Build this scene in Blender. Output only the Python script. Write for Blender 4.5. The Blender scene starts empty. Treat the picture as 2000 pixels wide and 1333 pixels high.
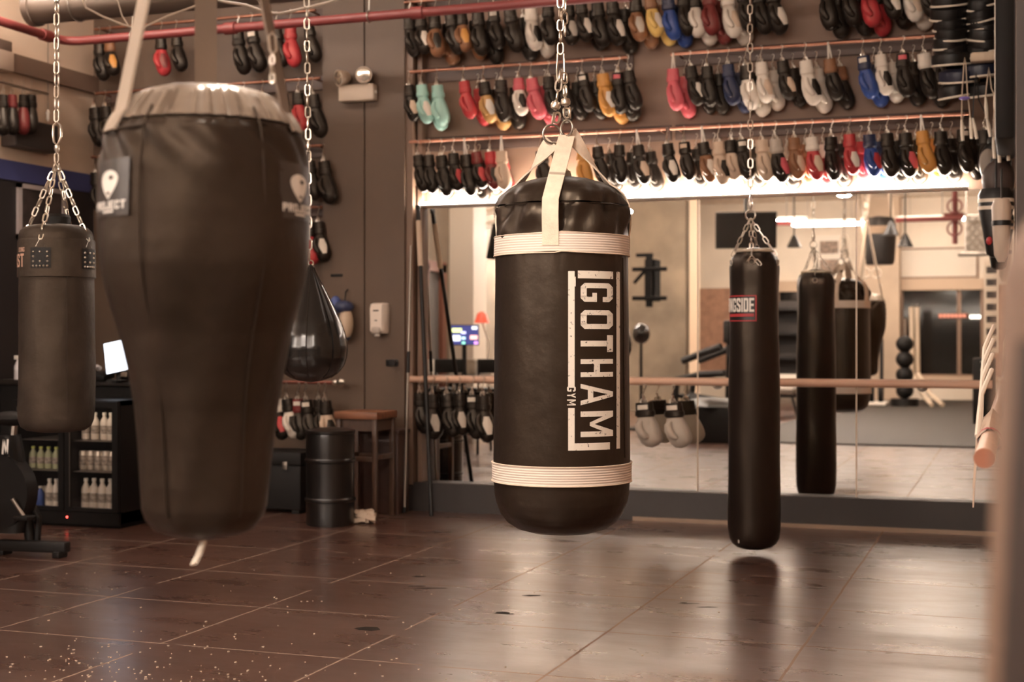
import bpy, bmesh, math, random
from mathutils import Vector, Matrix, Euler
R = random.Random(7)
PI = math.pi
S = bpy.context.scene
COL = S.collection

# ------------------------------------------------------------------ camera frame and room frame
# room frame: X runs along the mirror wall, Y towards it, Z up; the camera stands at X = Y = 0
FPX, HZ, CX, EYE = 2778.0, 664.0, 1000.0, 1.30
YAW = math.atan(985.0 / 2778.0)
CA, SA = math.cos(YAW), math.sin(YAW)
DM = 10.04                                  # distance to the mirror glass


def XY(px, d):
    u = (px - CX) / FPX * d
    return CA * u - SA * d, SA * u + CA * d


def ZZ(py, d):
    return EYE + (HZ - py) / FPX * d


def P(px, py, d):
    x, y = XY(px, d)
    return Vector((x, y, ZZ(py, d)))


def dep(px, Y):                             # depth along the view at which a sight line reaches the plane Y
    return Y / (CA + SA * (px - CX) / FPX)


def XonY(px, Y):
    return XY(px, dep(px, Y))[0]


def ZonY(px, py, Y):
    return ZZ(py, dep(px, Y))


def depX(px, X):                            # the same for a plane X = const
    return X / (CA * (px - CX) / FPX - SA)


def RV(px, py, dv):                         # a place seen in the mirror, brought back to this side of the glass
    x, y = XY(px, dv)
    return Vector((x, 2 * DM - y, ZZ(py, dv)))


# ------------------------------------------------------------------ materials
def s2l(c):
    return tuple(((v / 255) / 12.92 if v / 255 <= .04045 else ((v / 255 + .055) / 1.055) ** 2.4) for v in c)


MATS = {}


def mat(name, col, rough=.5, metal=0., bump=0., bscale=40., var=0., vscale=6., spec=.5, coat=0., emit=None, estr=0., bdist=.01, stretch=None, tint=None):
    if name in MATS:
        return MATS[name]
    m = bpy.data.materials.new(name)
    m.use_nodes = True
    nt = m.node_tree
    b = nt.nodes['Principled BSDF']
    b.inputs['Base Color'].default_value = (*col, 1)
    b.inputs['Roughness'].default_value = rough
    b.inputs['Metallic'].default_value = metal
    b.inputs['Specular IOR Level'].default_value = spec
    b.inputs['Coat Weight'].default_value = coat
    if tint:
        b.inputs['Specular Tint'].default_value = (*tint, 1)
    b.inputs['Coat Roughness'].default_value = .15
    if emit:
        b.inputs['Emission Color'].default_value = (*emit, 1)
        b.inputs['Emission Strength'].default_value = estr
    if var or bump:
        tc = nt.nodes.new('ShaderNodeTexCoord')
        src = tc.outputs['Object']
        if stretch:
            mp = nt.nodes.new('ShaderNodeMapping')
            mp.inputs['Scale'].default_value = stretch
            nt.links.new(src, mp.inputs['Vector'])
            src = mp.outputs['Vector']
    if var:
        n = nt.nodes.new('ShaderNodeTexNoise')
        n.inputs['Scale'].default_value = vscale
        n.inputs['Detail'].default_value = 5
        nt.links.new(src, n.inputs['Vector'])
        r = nt.nodes.new('ShaderNodeValToRGB')
        r.color_ramp.elements[0].position = .3
        r.color_ramp.elements[1].position = .7
        r.color_ramp.elements[0].color = (*[c * (1 - var) for c in col], 1)
        r.color_ramp.elements[1].color = (*[min(1, c * (1 + var)) for c in col], 1)
        nt.links.new(n.outputs['Fac'], r.inputs['Fac'])
        nt.links.new(r.outputs['Color'], b.inputs['Base Color'])
    if bump:
        n2 = nt.nodes.new('ShaderNodeTexNoise')
        n2.inputs['Scale'].default_value = bscale
        n2.inputs['Detail'].default_value = 4
        nt.links.new(src, n2.inputs['Vector'])
        bp = nt.nodes.new('ShaderNodeBump')
        bp.inputs['Strength'].default_value = bump
        bp.inputs['Distance'].default_value = bdist
        nt.links.new(n2.outputs['Fac'], bp.inputs['Height'])
        nt.links.new(bp.outputs['Normal'], b.inputs['Normal'])
    MATS[name] = m
    return m


def lin(r, g, b):
    return s2l((r, g, b))


VINYL = mat('black_vinyl', (.017, .0115, .0085), .38, bump=.25, bscale=9, spec=.36, tint=(1, .80, .62), bdist=.02)
VINYL_OLD = mat('worn_brown_black_vinyl', (.021, .0142, .0105), .47, bump=.3, bscale=14, spec=.3, tint=(1, .76, .56), var=.25, vscale=5, bdist=.012)
LEATHER = mat('aged_black_leather', (.032, .024, .019), .52, bump=.25, bscale=30, spec=.3, var=.3, vscale=7, tint=(1, .78, .58))
GLOSSY = mat('glossy_black_leather', (.012, .010, .009), .22, bump=.1, bscale=12, spec=.6)
STEEL = mat('zinc_steel', (.62, .56, .48), .28, 1.0)
STEEL_D = mat('dull_steel', (.33, .29, .25), .4, 1.0)
COPPER = mat('copper_pipe', (.40, .19, .13), .38, 1.0, var=.12)
REDPIPE = mat('red_painted_pipe', (.20, .04, .036), .42)
BLACK = mat('matte_black', (.008, .0062, .0052), .6, spec=.3)
BLACKM = mat('black_metal', (.010, .008, .007), .42, spec=.35)
PLASTW = mat('white_plastic', (.72, .66, .58), .4)
WOOD = mat('brown_wood', (.22, .085, .04), .45, bump=.15, bscale=25, var=.35, vscale=4, stretch=(1, 8, 8))
BARRE = mat('beech_barre', (.58, .36, .25), .4, bump=.05, bscale=30, var=.12, vscale=3, stretch=(.5, 12, 12))
WHITE_LABEL = mat('white_print', (.78, .74, .68), .5)
WEB = None                                  # webbing, made below


def webbing(name, col, period):
    m = bpy.data.materials.new(name)
    m.use_nodes = True
    nt = m.node_tree
    b = nt.nodes['Principled BSDF']
    b.inputs['Roughness'].default_value = .8
    tc = nt.nodes.new('ShaderNodeTexCoord')
    w = nt.nodes.new('ShaderNodeTexWave')
    w.wave_type = 'BANDS'
    w.bands_direction = 'Z'
    w.inputs['Scale'].default_value = period
    w.inputs['Distortion'].default_value = .3
    nt.links.new(tc.outputs['Object'], w.inputs['Vector'])
    r = nt.nodes.new('ShaderNodeValToRGB')
    r.color_ramp.elements[0].color = (*[c * .80 for c in col], 1)
    r.color_ramp.elements[1].color = (*col, 1)
    r.color_ramp.elements[1].position = .45
    nt.links.new(w.outputs['Fac'], r.inputs['Fac'])
    nt.links.new(r.outputs['Color'], b.inputs['Base Color'])
    bp = nt.nodes.new('ShaderNodeBump')
    bp.inputs['Strength'].default_value = .5
    bp.inputs['Distance'].default_value = .003
    nt.links.new(w.outputs['Fac'], bp.inputs['Height'])
    nt.links.new(bp.outputs['Normal'], b.inputs['Normal'])
    return m


WEB = webbing('cream_ribbed_webbing', (.74, .635, .55), 34)
STRAPW = mat('cream_flat_webbing', (.70, .57, .45), .8, bump=.4, bscale=220, var=.1, vscale=30, bdist=.002)
STRAPG = mat('grey_brown_webbing', (.36, .29, .23), .75, bump=.3, bscale=160, bdist=.002)


def grunge_print(name, col, under):
    m = bpy.data.materials.new(name)
    m.use_nodes = True
    nt = m.node_tree
    b = nt.nodes['Principled BSDF']
    b.inputs['Roughness'].default_value = .5
    tc = nt.nodes.new('ShaderNodeTexCoord')
    n = nt.nodes.new('ShaderNodeTexNoise')
    n.inputs['Scale'].default_value = 75
    n.inputs['Detail'].default_value = 6
    n.inputs['Roughness'].default_value = .65
    nt.links.new(tc.outputs['Object'], n.inputs['Vector'])
    r = nt.nodes.new('ShaderNodeValToRGB')
    r.color_ramp.elements[0].position = .33
    r.color_ramp.elements[0].color = (*under, 1)
    r.color_ramp.elements[1].position = .40
    r.color_ramp.elements[1].color = (*col, 1)
    nt.links.new(n.outputs['Fac'], r.inputs['Fac'])
    nt.links.new(r.outputs['Color'], b.inputs['Base Color'])
    return m


PRINT = grunge_print('worn_white_print', (.74, .68, .60), (.03, .022, .018))
PRINT_SOLID = mat('white_letter_print', (.80, .75, .68), .45)
PRINT_RED = mat('red_print', (.42, .03, .035), .5)


def mirror_mat():
    m = bpy.data.materials.new('mirror_silver')
    m.use_nodes = True
    b = m.node_tree.nodes['Principled BSDF']
    b.inputs['Base Color'].default_value = (.86, .84, .80, 1)
    b.inputs['Metallic'].default_value = 1
    b.inputs['Roughness'].default_value = .0
    return m


def glass_mat():
    m = bpy.data.materials.new('thin_clear_glass')
    m.use_nodes = True
    nt = m.node_tree
    for n in list(nt.nodes):
        nt.nodes.remove(n)
    o = nt.nodes.new('ShaderNodeOutputMaterial')
    t = nt.nodes.new('ShaderNodeBsdfTransparent')
    g = nt.nodes.new('ShaderNodeBsdfGlossy')
    g.inputs['Roughness'].default_value = .03
    mx = nt.nodes.new('ShaderNodeMixShader')
    mx.inputs[0].default_value = .07
    nt.links.new(t.outputs[0], mx.inputs[1])
    nt.links.new(g.outputs[0], mx.inputs[2])
    nt.links.new(mx.outputs[0], o.inputs[0])
    return m


MIRROR, GLASS = mirror_mat(), glass_mat()


def lamp_mat(name, col, strength):
    m = bpy.data.materials.new(name)
    m.use_nodes = True
    nt = m.node_tree
    for n in list(nt.nodes):
        nt.nodes.remove(n)
    o = nt.nodes.new('ShaderNodeOutputMaterial')
    e = nt.nodes.new('ShaderNodeEmission')
    e.inputs[0].default_value = (*col, 1)
    e.inputs[1].default_value = strength
    nt.links.new(e.outputs[0], o.inputs[0])
    return m


def floor_mat():
    m = bpy.data.materials.new('polished_brown_concrete')
    m.use_nodes = True
    nt = m.node_tree
    N, L = nt.nodes, nt.links
    b = N['Principled BSDF']
    tc = N.new('ShaderNodeTexCoord')
    sep = N.new('ShaderNodeSeparateXYZ')
    L.new(tc.outputs['Object'], sep.inputs[0])

    def math_(op, a, bb=None, c=None):
        n = N.new('ShaderNodeMath')
        n.operation = op
        for i, v in enumerate((a, bb, c)):
            if v is None:
                continue
            if isinstance(v, (int, float)):
                n.inputs[i].default_value = v
            else:
                L.new(v, n.inputs[i])
        return n.outputs[0]

    wob = N.new('ShaderNodeTexNoise')
    wob.inputs['Scale'].default_value = 3.0
    L.new(tc.outputs['Object'], wob.inputs['Vector'])
    wv = math_('MULTIPLY_ADD', wob.outputs['Fac'], .012, -.006)
    ds = []
    for out, off, wdt in (('X', .85, 0), ('Y', -6.10, 0)):
        v = math_('ADD', math_('ADD', sep.outputs[out], off), wv)
        f = math_('FRACT', math_('ADD', math_('DIVIDE', v, .866), .5))
        ds.append(math_('ABSOLUTE', math_('SUBTRACT', f, .5)))
    dmin = math_('MINIMUM', ds[0], ds[1])
    joint = math_('LESS_THAN', dmin, .0066)
    # worn gaps where the joint has filled up
    gap = N.new('ShaderNodeTexNoise')
    gap.inputs['Scale'].default_value = 1.7
    gap.inputs['Detail'].default_value = 3
    L.new(tc.outputs['Object'], gap.inputs['Vector'])
    jm = math_('MULTIPLY', joint, math_('GREATER_THAN', gap.outputs['Fac'], .38))
    # cloudy base colour
    n1 = N.new('ShaderNodeTexNoise')
    n1.inputs['Scale'].default_value = .9
    n1.inputs['Detail'].default_value = 8
    n1.inputs['Roughness'].default_value = .62
    L.new(tc.outputs['Object'], n1.inputs['Vector'])
    r1 = N.new('ShaderNodeValToRGB')
    r1.color_ramp.elements[0].position = .3
    r1.color_ramp.elements[1].position = .72
    r1.color_ramp.elements[0].color = (.064, .027, .018, 1)
    r1.color_ramp.elements[1].color = (.125, .060, .041, 1)
    L.new(n1.outputs['Fac'], r1.inputs['Fac'])
    # paint flecks
    vo = N.new('ShaderNodeTexVoronoi')
    vo.inputs['Scale'].default_value = 3.1
    vo.inputs['Randomness'].default_value = 1
    L.new(tc.outputs['Object'], vo.inputs['Vector'])
    sz = N.new('ShaderNodeSeparateColor')
    L.new(vo.outputs['Color'], sz.inputs[0])
    fleck = math_('LESS_THAN', vo.outputs['Distance'], math_('MULTIPLY', math_('POWER', sz.outputs[0], 3.0), .040))
    mixj = N.new('ShaderNodeMix')
    mixj.data_type = 'RGBA'
    L.new(jm, mixj.inputs[0])
    L.new(r1.outputs['Color'], mixj.inputs[6])
    mixj.inputs[7].default_value = (.25, .175, .135, 1)
    mixf = N.new('ShaderNodeMix')
    mixf.data_type = 'RGBA'
    L.new(fleck, mixf.inputs[0])
    L.new(mixj.outputs[2], mixf.inputs[6])
    mixf.inputs[7].default_value = (.50, .40, .31, 1)
    L.new(mixf.outputs[2], b.inputs['Base Color'])
    # gloss
    n2 = N.new('ShaderNodeTexNoise')
    n2.inputs['Scale'].default_value = 2.4
    n2.inputs['Detail'].default_value = 7
    n2.inputs['Roughness'].default_value = .65
    mp = N.new('ShaderNodeMapping')
    mp.inputs['Scale'].default_value = (.6, 1.6, 1)
    L.new(tc.outputs['Object'], mp.inputs['Vector'])
    L.new(mp.outputs['Vector'], n2.inputs['Vector'])
    rr = N.new('ShaderNodeMapRange')
    rr.inputs[1].default_value, rr.inputs[2].default_value = .3, .7
    rr.inputs[3].default_value, rr.inputs[4].default_value = .23, .38
    L.new(n2.outputs['Fac'], rr.inputs[0])
    ro = math_('MAXIMUM', rr.outputs[0], math_('MULTIPLY', math_('MAXIMUM', jm, fleck), .85))
    L.new(ro, b.inputs['Roughness'])
    sp = math_('SUBTRACT', .85, math_('MULTIPLY', jm, .8))
    L.new(sp, b.inputs['Specular IOR Level'])
    bp = N.new('ShaderNodeBump')
    cw = math_('SUBTRACT', .55, math_('MULTIPLY', math_('MAXIMUM', jm, fleck), .55))
    L.new(cw, b.inputs['Coat Weight'])
    b.inputs['Coat Roughness'].default_value = .24
    bp.inputs['Strength'].default_value = .022
    bp.inputs['Distance'].default_value = .008
    L.new(n2.outputs['Fac'], bp.inputs['Height'])
    L.new(bp.outputs['Normal'], b.inputs['Normal'])
    return m


# ------------------------------------------------------------------ mesh builder
class MB:
    def __init__(self):
        self.v, self.f, self.mi, self.cur = [], [], [], 0

    def add(self, vs, fs):
        o = len(self.v)
        self.v += [tuple(x) for x in vs]
        for f in fs:
            self.f.append(tuple(i + o for i in f))
            self.mi.append(self.cur)
        return self

    def box(self, c, s, rot=None, bev=0.):
        c = Vector(c)
        h = [x / 2 for x in s]
        if bev:
            bm = bmesh.new()
            bmesh.ops.create_cube(bm, size=1)
            bmesh.ops.scale(bm, vec=s, verts=bm.verts)
            bmesh.ops.bevel(bm, geom=bm.edges[:], offset=min(bev, min(s) * .45), segments=2, profile=.5, affect='EDGES')
            bm.verts.index_update()
            vs = [v.co.copy() for v in bm.verts]
            fs = [[v.index for v in f.verts] for f in bm.faces]
            bm.free()
        else:
            vs = [Vector((x * h[0], y * h[1], z * h[2])) for x in (-1, 1) for y in (-1, 1) for z in (-1, 1)]
            fs = [(0, 1, 3, 2), (4, 6, 7, 5), (0, 4, 5, 1), (2, 3, 7, 6), (0, 2, 6, 4), (1, 5, 7, 3)]
        if rot is not None:
            vs = [rot @ v for v in vs]
        return self.add([v + c for v in vs], fs)

    def b2(self, lo, hi, bev=0.):
        return self.box([(a + b) / 2 for a, b in zip(lo, hi)], [abs(b - a) for a, b in zip(lo, hi)], None, bev)

    def rings(self, rings, cap0=True, cap1=True, loop=False):
        n = len(rings[0])
        vs = [p for r in rings for p in r]
        fs = []
        m = len(rings)
        for i in range(m if loop else m - 1):
            a, b = i * n, ((i + 1) % m) * n
            for j in range(n):
                k = (j + 1) % n
                fs.append((a + j, a + k, b + k, b + j))
        if not loop:
            if cap0:
                fs.append(tuple(range(n))[::-1])
            if cap1:
                fs.append(tuple(range((m - 1) * n, m * n)))
        return self.add(vs, fs)

    def tube(self, pts, r, n=8, closed=False, caps=True):
        pts = [Vector(p) for p in pts]
        m = len(pts)
        rr = r if isinstance(r, (list, tuple)) else [r] * m
        T = []
        for i in range(m):
            a = pts[(i - 1) % m] if (closed or i > 0) else pts[i]
            b = pts[(i + 1) % m] if (closed or i < m - 1) else pts[i]
            T.append((b - a).normalized())
        ref = Vector((0, 0, 1)) if abs(T[0].z) < .9 else Vector((1, 0, 0))
        U = (ref - T[0] * ref.dot(T[0])).normalized()
        rings = []
        for i in range(m):
            U = (U - T[i] * U.dot(T[i])).normalized()
            W = T[i].cross(U)
            rings.append([pts[i] + (U * math.cos(2 * PI * k / n) + W * math.sin(2 * PI * k / n)) * rr[i] for k in range(n)])
        return self.rings(rings, caps, caps, closed)

    def cyl(self, a, b, r, n=16, r2=None):
        return self.tube([a, b], [r, r if r2 is None else r2], n)

    def lathe(self, prof, n=32, c=(0, 0, 0), fn=None, cap=True):
        c = Vector(c)
        rings = []
        for (r, z) in prof:
            ring = []
            for k in range(n):
                a = 2 * PI * k / n
                q = r if fn is None else fn(r, z, a)
                ring.append(c + Vector((q * math.cos(a), q * math.sin(a), z)))
            rings.append(ring)
        if prof[0][1] > prof[-1][1]:
            rings = rings[::-1]
        return self.rings(rings, cap, cap)

    def ell(self, c, rad, n=12, m=8, rot=None):
        rings = []
        c = Vector(c)
        for i in range(m + 1):
            t = -PI / 2 + PI * i / m
            t = max(min(t, PI / 2 - .02), -PI / 2 + .02)
            ring = []
            for k in range(n):
                a = 2 * PI * k / n
                p = Vector((rad[0] * math.cos(t) * math.cos(a), rad[1] * math.cos(t) * math.sin(a), rad[2] * math.sin(t)))
                ring.append(c + (rot @ p if rot is not None else p))
            rings.append(ring)
        return self.rings(rings)

    def ribbon(self, pts, wd, w, t):
        pts = [Vector(p) for p in pts]
        m = len(pts)
        rings = []
        for i in range(m):
            T = (pts[min(i + 1, m - 1)] - pts[max(i - 1, 0)]).normalized()
            W = Vector(wd[i] if isinstance(wd, list) else wd)
            W = (W - T * W.dot(T)).normalized()
            Nn = T.cross(W)
            h, k = w / 2, t / 2
            rings.append([pts[i] + W * h + Nn * k, pts[i] - W * h + Nn * k, pts[i] - W * h - Nn * k, pts[i] + W * h - Nn * k])
        return self.rings(rings)

    def sheet(self, grid):
        m, n = len(grid), len(grid[0])
        return self.add([p for r in grid for p in r], [(i * n + j, i * n + j + 1, (i + 1) * n + j + 1, (i + 1) * n + j) for i in range(m - 1) for j in range(n - 1)])

    def mesh(self, name, mats, smooth=True):
        me = bpy.data.meshes.new(name)
        me.from_pydata(self.v, [], self.f)
        mats = mats if isinstance(mats, (list, tuple)) else [mats]
        for m in mats:
            me.materials.append(m)
        if len(mats) > 1:
            me.polygons.foreach_set('material_index', self.mi)
        bm = bmesh.new()
        bm.from_mesh(me)
        bmesh.ops.recalc_face_normals(bm, faces=bm.faces[:])
        bm.to_mesh(me)
        bm.free()
        if smooth:
            me.polygons.foreach_set('use_smooth', [True] * len(me.polygons))
            me.set_sharp_from_angle(angle=math.radians(38))
        me.update()
        return me


def obj(name, mb, mats, parent=None, loc=None, smooth=True):
    me = mb.mesh(name, mats, smooth) if isinstance(mb, MB) else mb
    o = bpy.data.objects.new(name, me)
    COL.objects.link(o)
    if parent is not None:
        o.parent = parent
    if loc is not None:
        o.location = loc
    return o


def tag(o, label, cat, group=None, kind=None):
    o['label'] = label
    o['category'] = cat
    if group:
        o['group'] = group
    if kind:
        o['kind'] = kind
    return o


def thing(name, label, cat, loc=(0, 0, 0), rot=(0, 0, 0), group=None):
    o = bpy.data.objects.new(name, None)
    o.empty_display_size = .05
    COL.objects.link(o)
    o.location = loc
    o.rotation_euler = rot if isinstance(rot, tuple) else (0, 0, rot)
    return tag(o, label, cat, group)


def struct(name, mb, m, label=None):
    o = obj(name, mb, m, smooth=False)
    o['kind'] = 'structure'
    if label:
        o['label'] = label
        o['category'] = name.split('_')[0]
    return o


def kids(o):
    return [c for c in bpy.data.objects if c.parent is o]


KID = {}


def addkid(root, o):
    KID.setdefault(root.name, []).append(o)
    return o


# ------------------------------------------------------------------ block letters (reading along +a, up along +b, unit height)
def _bar(x0, y0, x1, y1):
    return [(x0, y0), (x1, y0), (x1, y1), (x0, y1)]


def letter(ch, w=.62, s=.20, t=.17, c=.12):
    q = []
    L_, T_ = _bar(0, 0, s, 1), _bar(0, 1 - t, w, 1)

    def ringpart(kl, kr):                   # an octagonal bowl; kl / kr = spans of the two uprights
        for (a, b) in kl:
            q.append(_bar(0, a, s, b))
        for (a, b) in kr:
            q.append(_bar(w - s, a, w, b))
        q.append(_bar(c, 0, w - c, t))
        q.append(_bar(c, 1 - t, w - c, 1))
        q.append([(0, c), (c, 0), (s + .02, t), (s, t + .02)])
        q.append([(w - c, 0), (w, c), (w - s, t + .02), (w - s - .02, t)])
        q.append([(0, 1 - c), (s, 1 - t - .02), (s + .02, 1 - t), (c, 1)])
        q.append([(w, 1 - c), (w - c, 1), (w - s - .02, 1 - t), (w - s, 1 - t - .02)])
        for (x0, y0, x1, y1) in ((c, 0, s + .03, t), (w - s - .03, 0, w - c, t), (c, 1 - t, s + .03, 1), (w - s - .03, 1 - t, w - c, 1)):
            q.append(_bar(min(x0, x1), y0, max(x0, x1), y1))

    if ch == 'O':
        ringpart([(c, 1 - c)], [(c, 1 - c)])
    elif ch == 'G':
        ringpart([(c, 1 - c)], [(c, .50), (.68, 1 - c)])
        q.append(_bar(w * .52, .36, w, .50))
    elif ch == 'C':
        ringpart([(c, 1 - c)], [(c, .34), (.66, 1 - c)])
    elif ch == 'S':
        ringpart([(c, .30), (.52, 1 - c)], [(c, .48), (.70, 1 - c)])
        q.append([(0, .56), (w - s, .34), (w, .46), (s, .68)])
    elif ch == 'T':
        q += [T_, _bar(w / 2 - s / 2, 0, w / 2 + s / 2, 1)]
    elif ch == 'H':
        q += [L_, _bar(w - s, 0, w, 1), _bar(0, .5 - t / 2, w, .5 + t / 2)]
    elif ch == 'A':
        w2 = w / 2
        q += [[(0, 0), (s, 0), (w2 + s * .28, 1), (w2 - s * .55, 1)], [(w - s, 0), (w, 0), (w2 + s * .55, 1), (w2 - s * .28, 1)], _bar(w * .22, .22, w * .78, .22 + t * .9)]
    elif ch == 'M':
        q += [L_, _bar(w - s, 0, w, 1), [(s * .2, 1), (s * 1.1, 1), (w / 2 + s * .32, .28), (w / 2 - s * .32, .28)], [(w - s * 1.1, 1), (w - s * .2, 1), (w / 2 + s * .32, .28), (w / 2 - s * .32, .28)]]
    elif ch == 'N':
        q += [L_, _bar(w - s, 0, w, 1), [(0, 1), (s, 1), (w, 0), (w - s, 0)]]
    elif ch == 'Y':
        q += [_bar(w / 2 - s / 2, 0, w / 2 + s / 2, .5), [(0, 1), (s, 1), (w / 2 + s / 2, .45), (w / 2 - s / 2, .45)], [(w - s, 1), (w, 1), (w / 2 + s / 2, .45), (w / 2 - s / 2, .45)]]
    elif ch == 'I':
        q += [L_]
    elif ch == 'R':
        q += [L_, T_, _bar(0, .44, w, .44 + t), _bar(w - s, .5, w, 1 - c * .5), [(w - s, 0), (w, 0), (w * .8, .46), (w * .45, .46)]]
    elif ch == 'P':
        q += [L_, T_, _bar(0, .42, w, .42 + t), _bar(w - s, .46, w, 1 - c * .5)]
    elif ch == 'D':
        q += [L_, _bar(0, 0, w - c, t), _bar(0, 1 - t, w - c, 1), _bar(w - s, c, w, 1 - c), [(w - c, 0), (w, c), (w - s, t), (w - s - .05, t)], [(w, 1 - c), (w - c, 1), (w - s - .05, 1 - t), (w - s, 1 - t)]]
    elif ch == 'E':
        q += [L_, _bar(0, 0, w, t), T_, _bar(0, .5 - t / 2, w * .9, .5 + t / 2)]
    elif ch == 'L':
        q += [L_, _bar(0, 0, w, t)]
    elif ch == 'J':
        q += [_bar(w - s, c, w, 1), _bar(c, 0, w - c, t), _bar(0, c, s, .4), [(0, c), (c, 0), (c + .05, t), (s, t)], [(w - c, 0), (w, c), (w - s, t), (w - c - .05, t)]]
    elif ch == 'V':
        q += [[(0, 1), (s, 1), (w / 2 + s * .4, 0), (w / 2 - s * .4, 0)], [(w - s, 1), (w, 1), (w / 2 + s * .4, 0), (w / 2 - s * .4, 0)]]
    elif ch == 'X':
        q += [[(0, 1), (s, 1), (w, 0), (w - s, 0)], [(0, 0), (s, 0), (w, 1), (w - s, 1)]]
    return q, (s if ch == 'I' else w)


def quad_grid(mb, q, fn, n=4):
    a, b, c, d = [Vector((p[0], p[1], 0)) for p in q]
    g = []
    for i in range(n + 1):
        l, r = a.lerp(d, i / n), b.lerp(c, i / n)
        g.append([fn(*l.lerp(r, j / n)[:2]) for j in range(n + 1)])
    mb.sheet(g)
# ------------------------------------------------------------------ room shell
CEIL = 4.35
XL, XR, YB, YW = -7.3, 2.6, -11.6, 10.08     # side walls, far wall behind the camera, mirror wall
M_TAUPE = mat('taupe_painted_wall', (.205, .122, .080), .55, bump=.08, bscale=60, var=.06, vscale=2)
M_DARKW = mat('dark_brown_grey_wall', (.105, .065, .041), .55, bump=.06, bscale=50, var=.08, vscale=2)
M_BEIGE = mat('beige_plaster', (.56, .42, .31), .7, bump=.1, bscale=25, var=.08, vscale=1.5)
M_CONC = mat('grey_beige_concrete', (.25, .20, .15), .7, bump=.2, bscale=12, var=.25, vscale=1.6)
M_WHITE = mat('warm_white_plaster', (.74, .64, .52), .6, var=.05, vscale=2)
M_BLUE = mat('blue_painted_band', (.055, .06, .17), .5)
M_CEIL = mat('ceiling_concrete', (.74, .64, .53), .8, bump=.2, bscale=8, var=.15)
M_MAT = mat('dark_rubber_mat', (.032, .024, .018), .7, bump=.3, bscale=120, var=.2, vscale=20)
M_TRIM = mat('dark_baseboard_paint', (.028, .021, .018), .5)

struct('floor', MB().b2((XL, YB, -.1), (XR, YW, 0)), floor_mat())
struct('ceiling', MB().b2((XL, YB, CEIL), (XR, YW, CEIL + .1)), M_CEIL)
struct('wall_front', MB().b2((-4.40, YW, 0), (.2, YW + .15, CEIL)), M_TAUPE)
XP0, XP1 = XonY(630, 9.9), XonY(790, 9.9)
struct('wall_front_2', MB().b2((XL, YW, 0), (-4.40, YW + .15, CEIL)), M_DARKW)
# left wall: dark below, blue band, plaster above; concrete further back
struct('wall_left', MB().b2((XL - .15, 3.4, 2.68), (XL, YW, CEIL)), M_BEIGE)
struct('wall_left_lower', MB().b2((XL - .15, 3.4, 0), (XL, YW, 2.53)), mat('near_black_wall_paint', (.022, .017, .016), .5))
struct('trim_1', MB().b2((XL - .15, 3.4, 2.53), (XL + .012, YW, 2.68)), M_BLUE)
struct('trim_2', MB().b2((XL, 3.4, 3.36), (XL + .05, YW, 3.50)), mat('brown_strip_paint', (.16, .10, .07), .6))  # raised brown strip along the plaster side wall
struct('wall_left_2', MB().b2((XL - .15, YB, 0), (XL, 3.4, CEIL)), M_CONC)
struct('wall_right', MB().b2((0, 3.2, 0), (.2, YW, CEIL)), mat('tan_plaster', (.40, .27, .19), .6, var=.06))
struct('wall_right_2', MB().b2((.2, 3.2, 0), (XR, 3.35, CEIL)), M_BEIGE)
struct('wall_right_3', MB().b2((XR, YB, 0), (XR + .15, 3.35, CEIL)), M_BEIGE)
struct('wall_back', MB().b2((XL, YB - .15, 2.46), (XR, YB, CEIL)).b2((XL, YB - .15, 0), (XR, YB, .5)), M_WHITE)
# panelled pilaster beside the mirror: two flush dark panels with a joint
XM = XonY(712, 9.9)
o = struct('wall_column', MB().b2((XP0, 9.9, 0), (XM - .006, YW, CEIL)).b2((XM + .006, 9.9, 0), (XP1, YW, CEIL)).b2((XM - .01, 9.925, 0), (XM + .01, YW, CEIL)), M_DARKW)
struct('trim_3', MB().b2((XP1, 9.93, .2), (XP1 + .055, YW, CEIL)).b2((XP1 + .075, 9.98, .2), (XP1 + .11, YW, CEIL)), mat('brown_edge_trim', (.20, .125, .085), .5))
# baseboard step under the mirror
struct('baseboard_front', MB().b2((XP1 + .0, 9.94, 0), (0, YW, .215)).b2((XP1 - .12, 9.88, 0), (XP1 + .05, YW, .18)), M_TRIM)
struct('baseboard_left', MB().b2((XL, 3.4, 0), (XL + .02, YW, .12)), M_TRIM)
struct('trim_4', MB().b2((-2.6, 9.925, 0), (0, 9.94, .028)), mat('tan_floor_trim', (.30, .21, .15), .5))

# mirror: three panes with pale joints
xs = [XP1 + .10, XonY(1363, DM), XonY(1673, DM), -.005]
LBL = ['wall mirror pane behind the big lettered bag, beside the dark pillar', 'middle wall mirror pane behind the long slim bag', 'wall mirror pane nearest the corner with the side wall']
for i in range(3):
    t = thing('wall_mirror', LBL[i], 'mirror', (xs[i], DM, .215), group='mirror panes of the long wall')
    w, h = xs[i + 1] - xs[i] - .006, 2.31 - .215
    obj('mirror_pane', MB().b2((.004, 0, 0), (w, .03, h)), MIRROR, t, smooth=False)
    if i:
        obj('pane_edge', MB().b2((-.006, -.002, 0), (.004, .03, h)), mat('pale_bevel_edge', (.62, .50, .38), .3), t, smooth=False)

# lamps: LED strip on top of the mirror, ceiling fixtures
WARM = (1.0, .865, .77)
XE = XonY(1890, 9.96)
t = thing('strip_light', 'glowing white light strip along the top edge of the mirrors', 'light', (xs[0], 9.96, 2.312))
obj('light_tube', MB().b2((0, -.012, .012), (XE - xs[0], .022, .03), .004), lamp_mat('strip_glow', (1, .88, .76), 62), t)
obj('mounting_channel', MB().b2((0, -.02, 0), (XE - xs[0], .09, .012)), PLASTW, t)

LAMP = lamp_mat('fluorescent_glow', WARM, 62)


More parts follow.
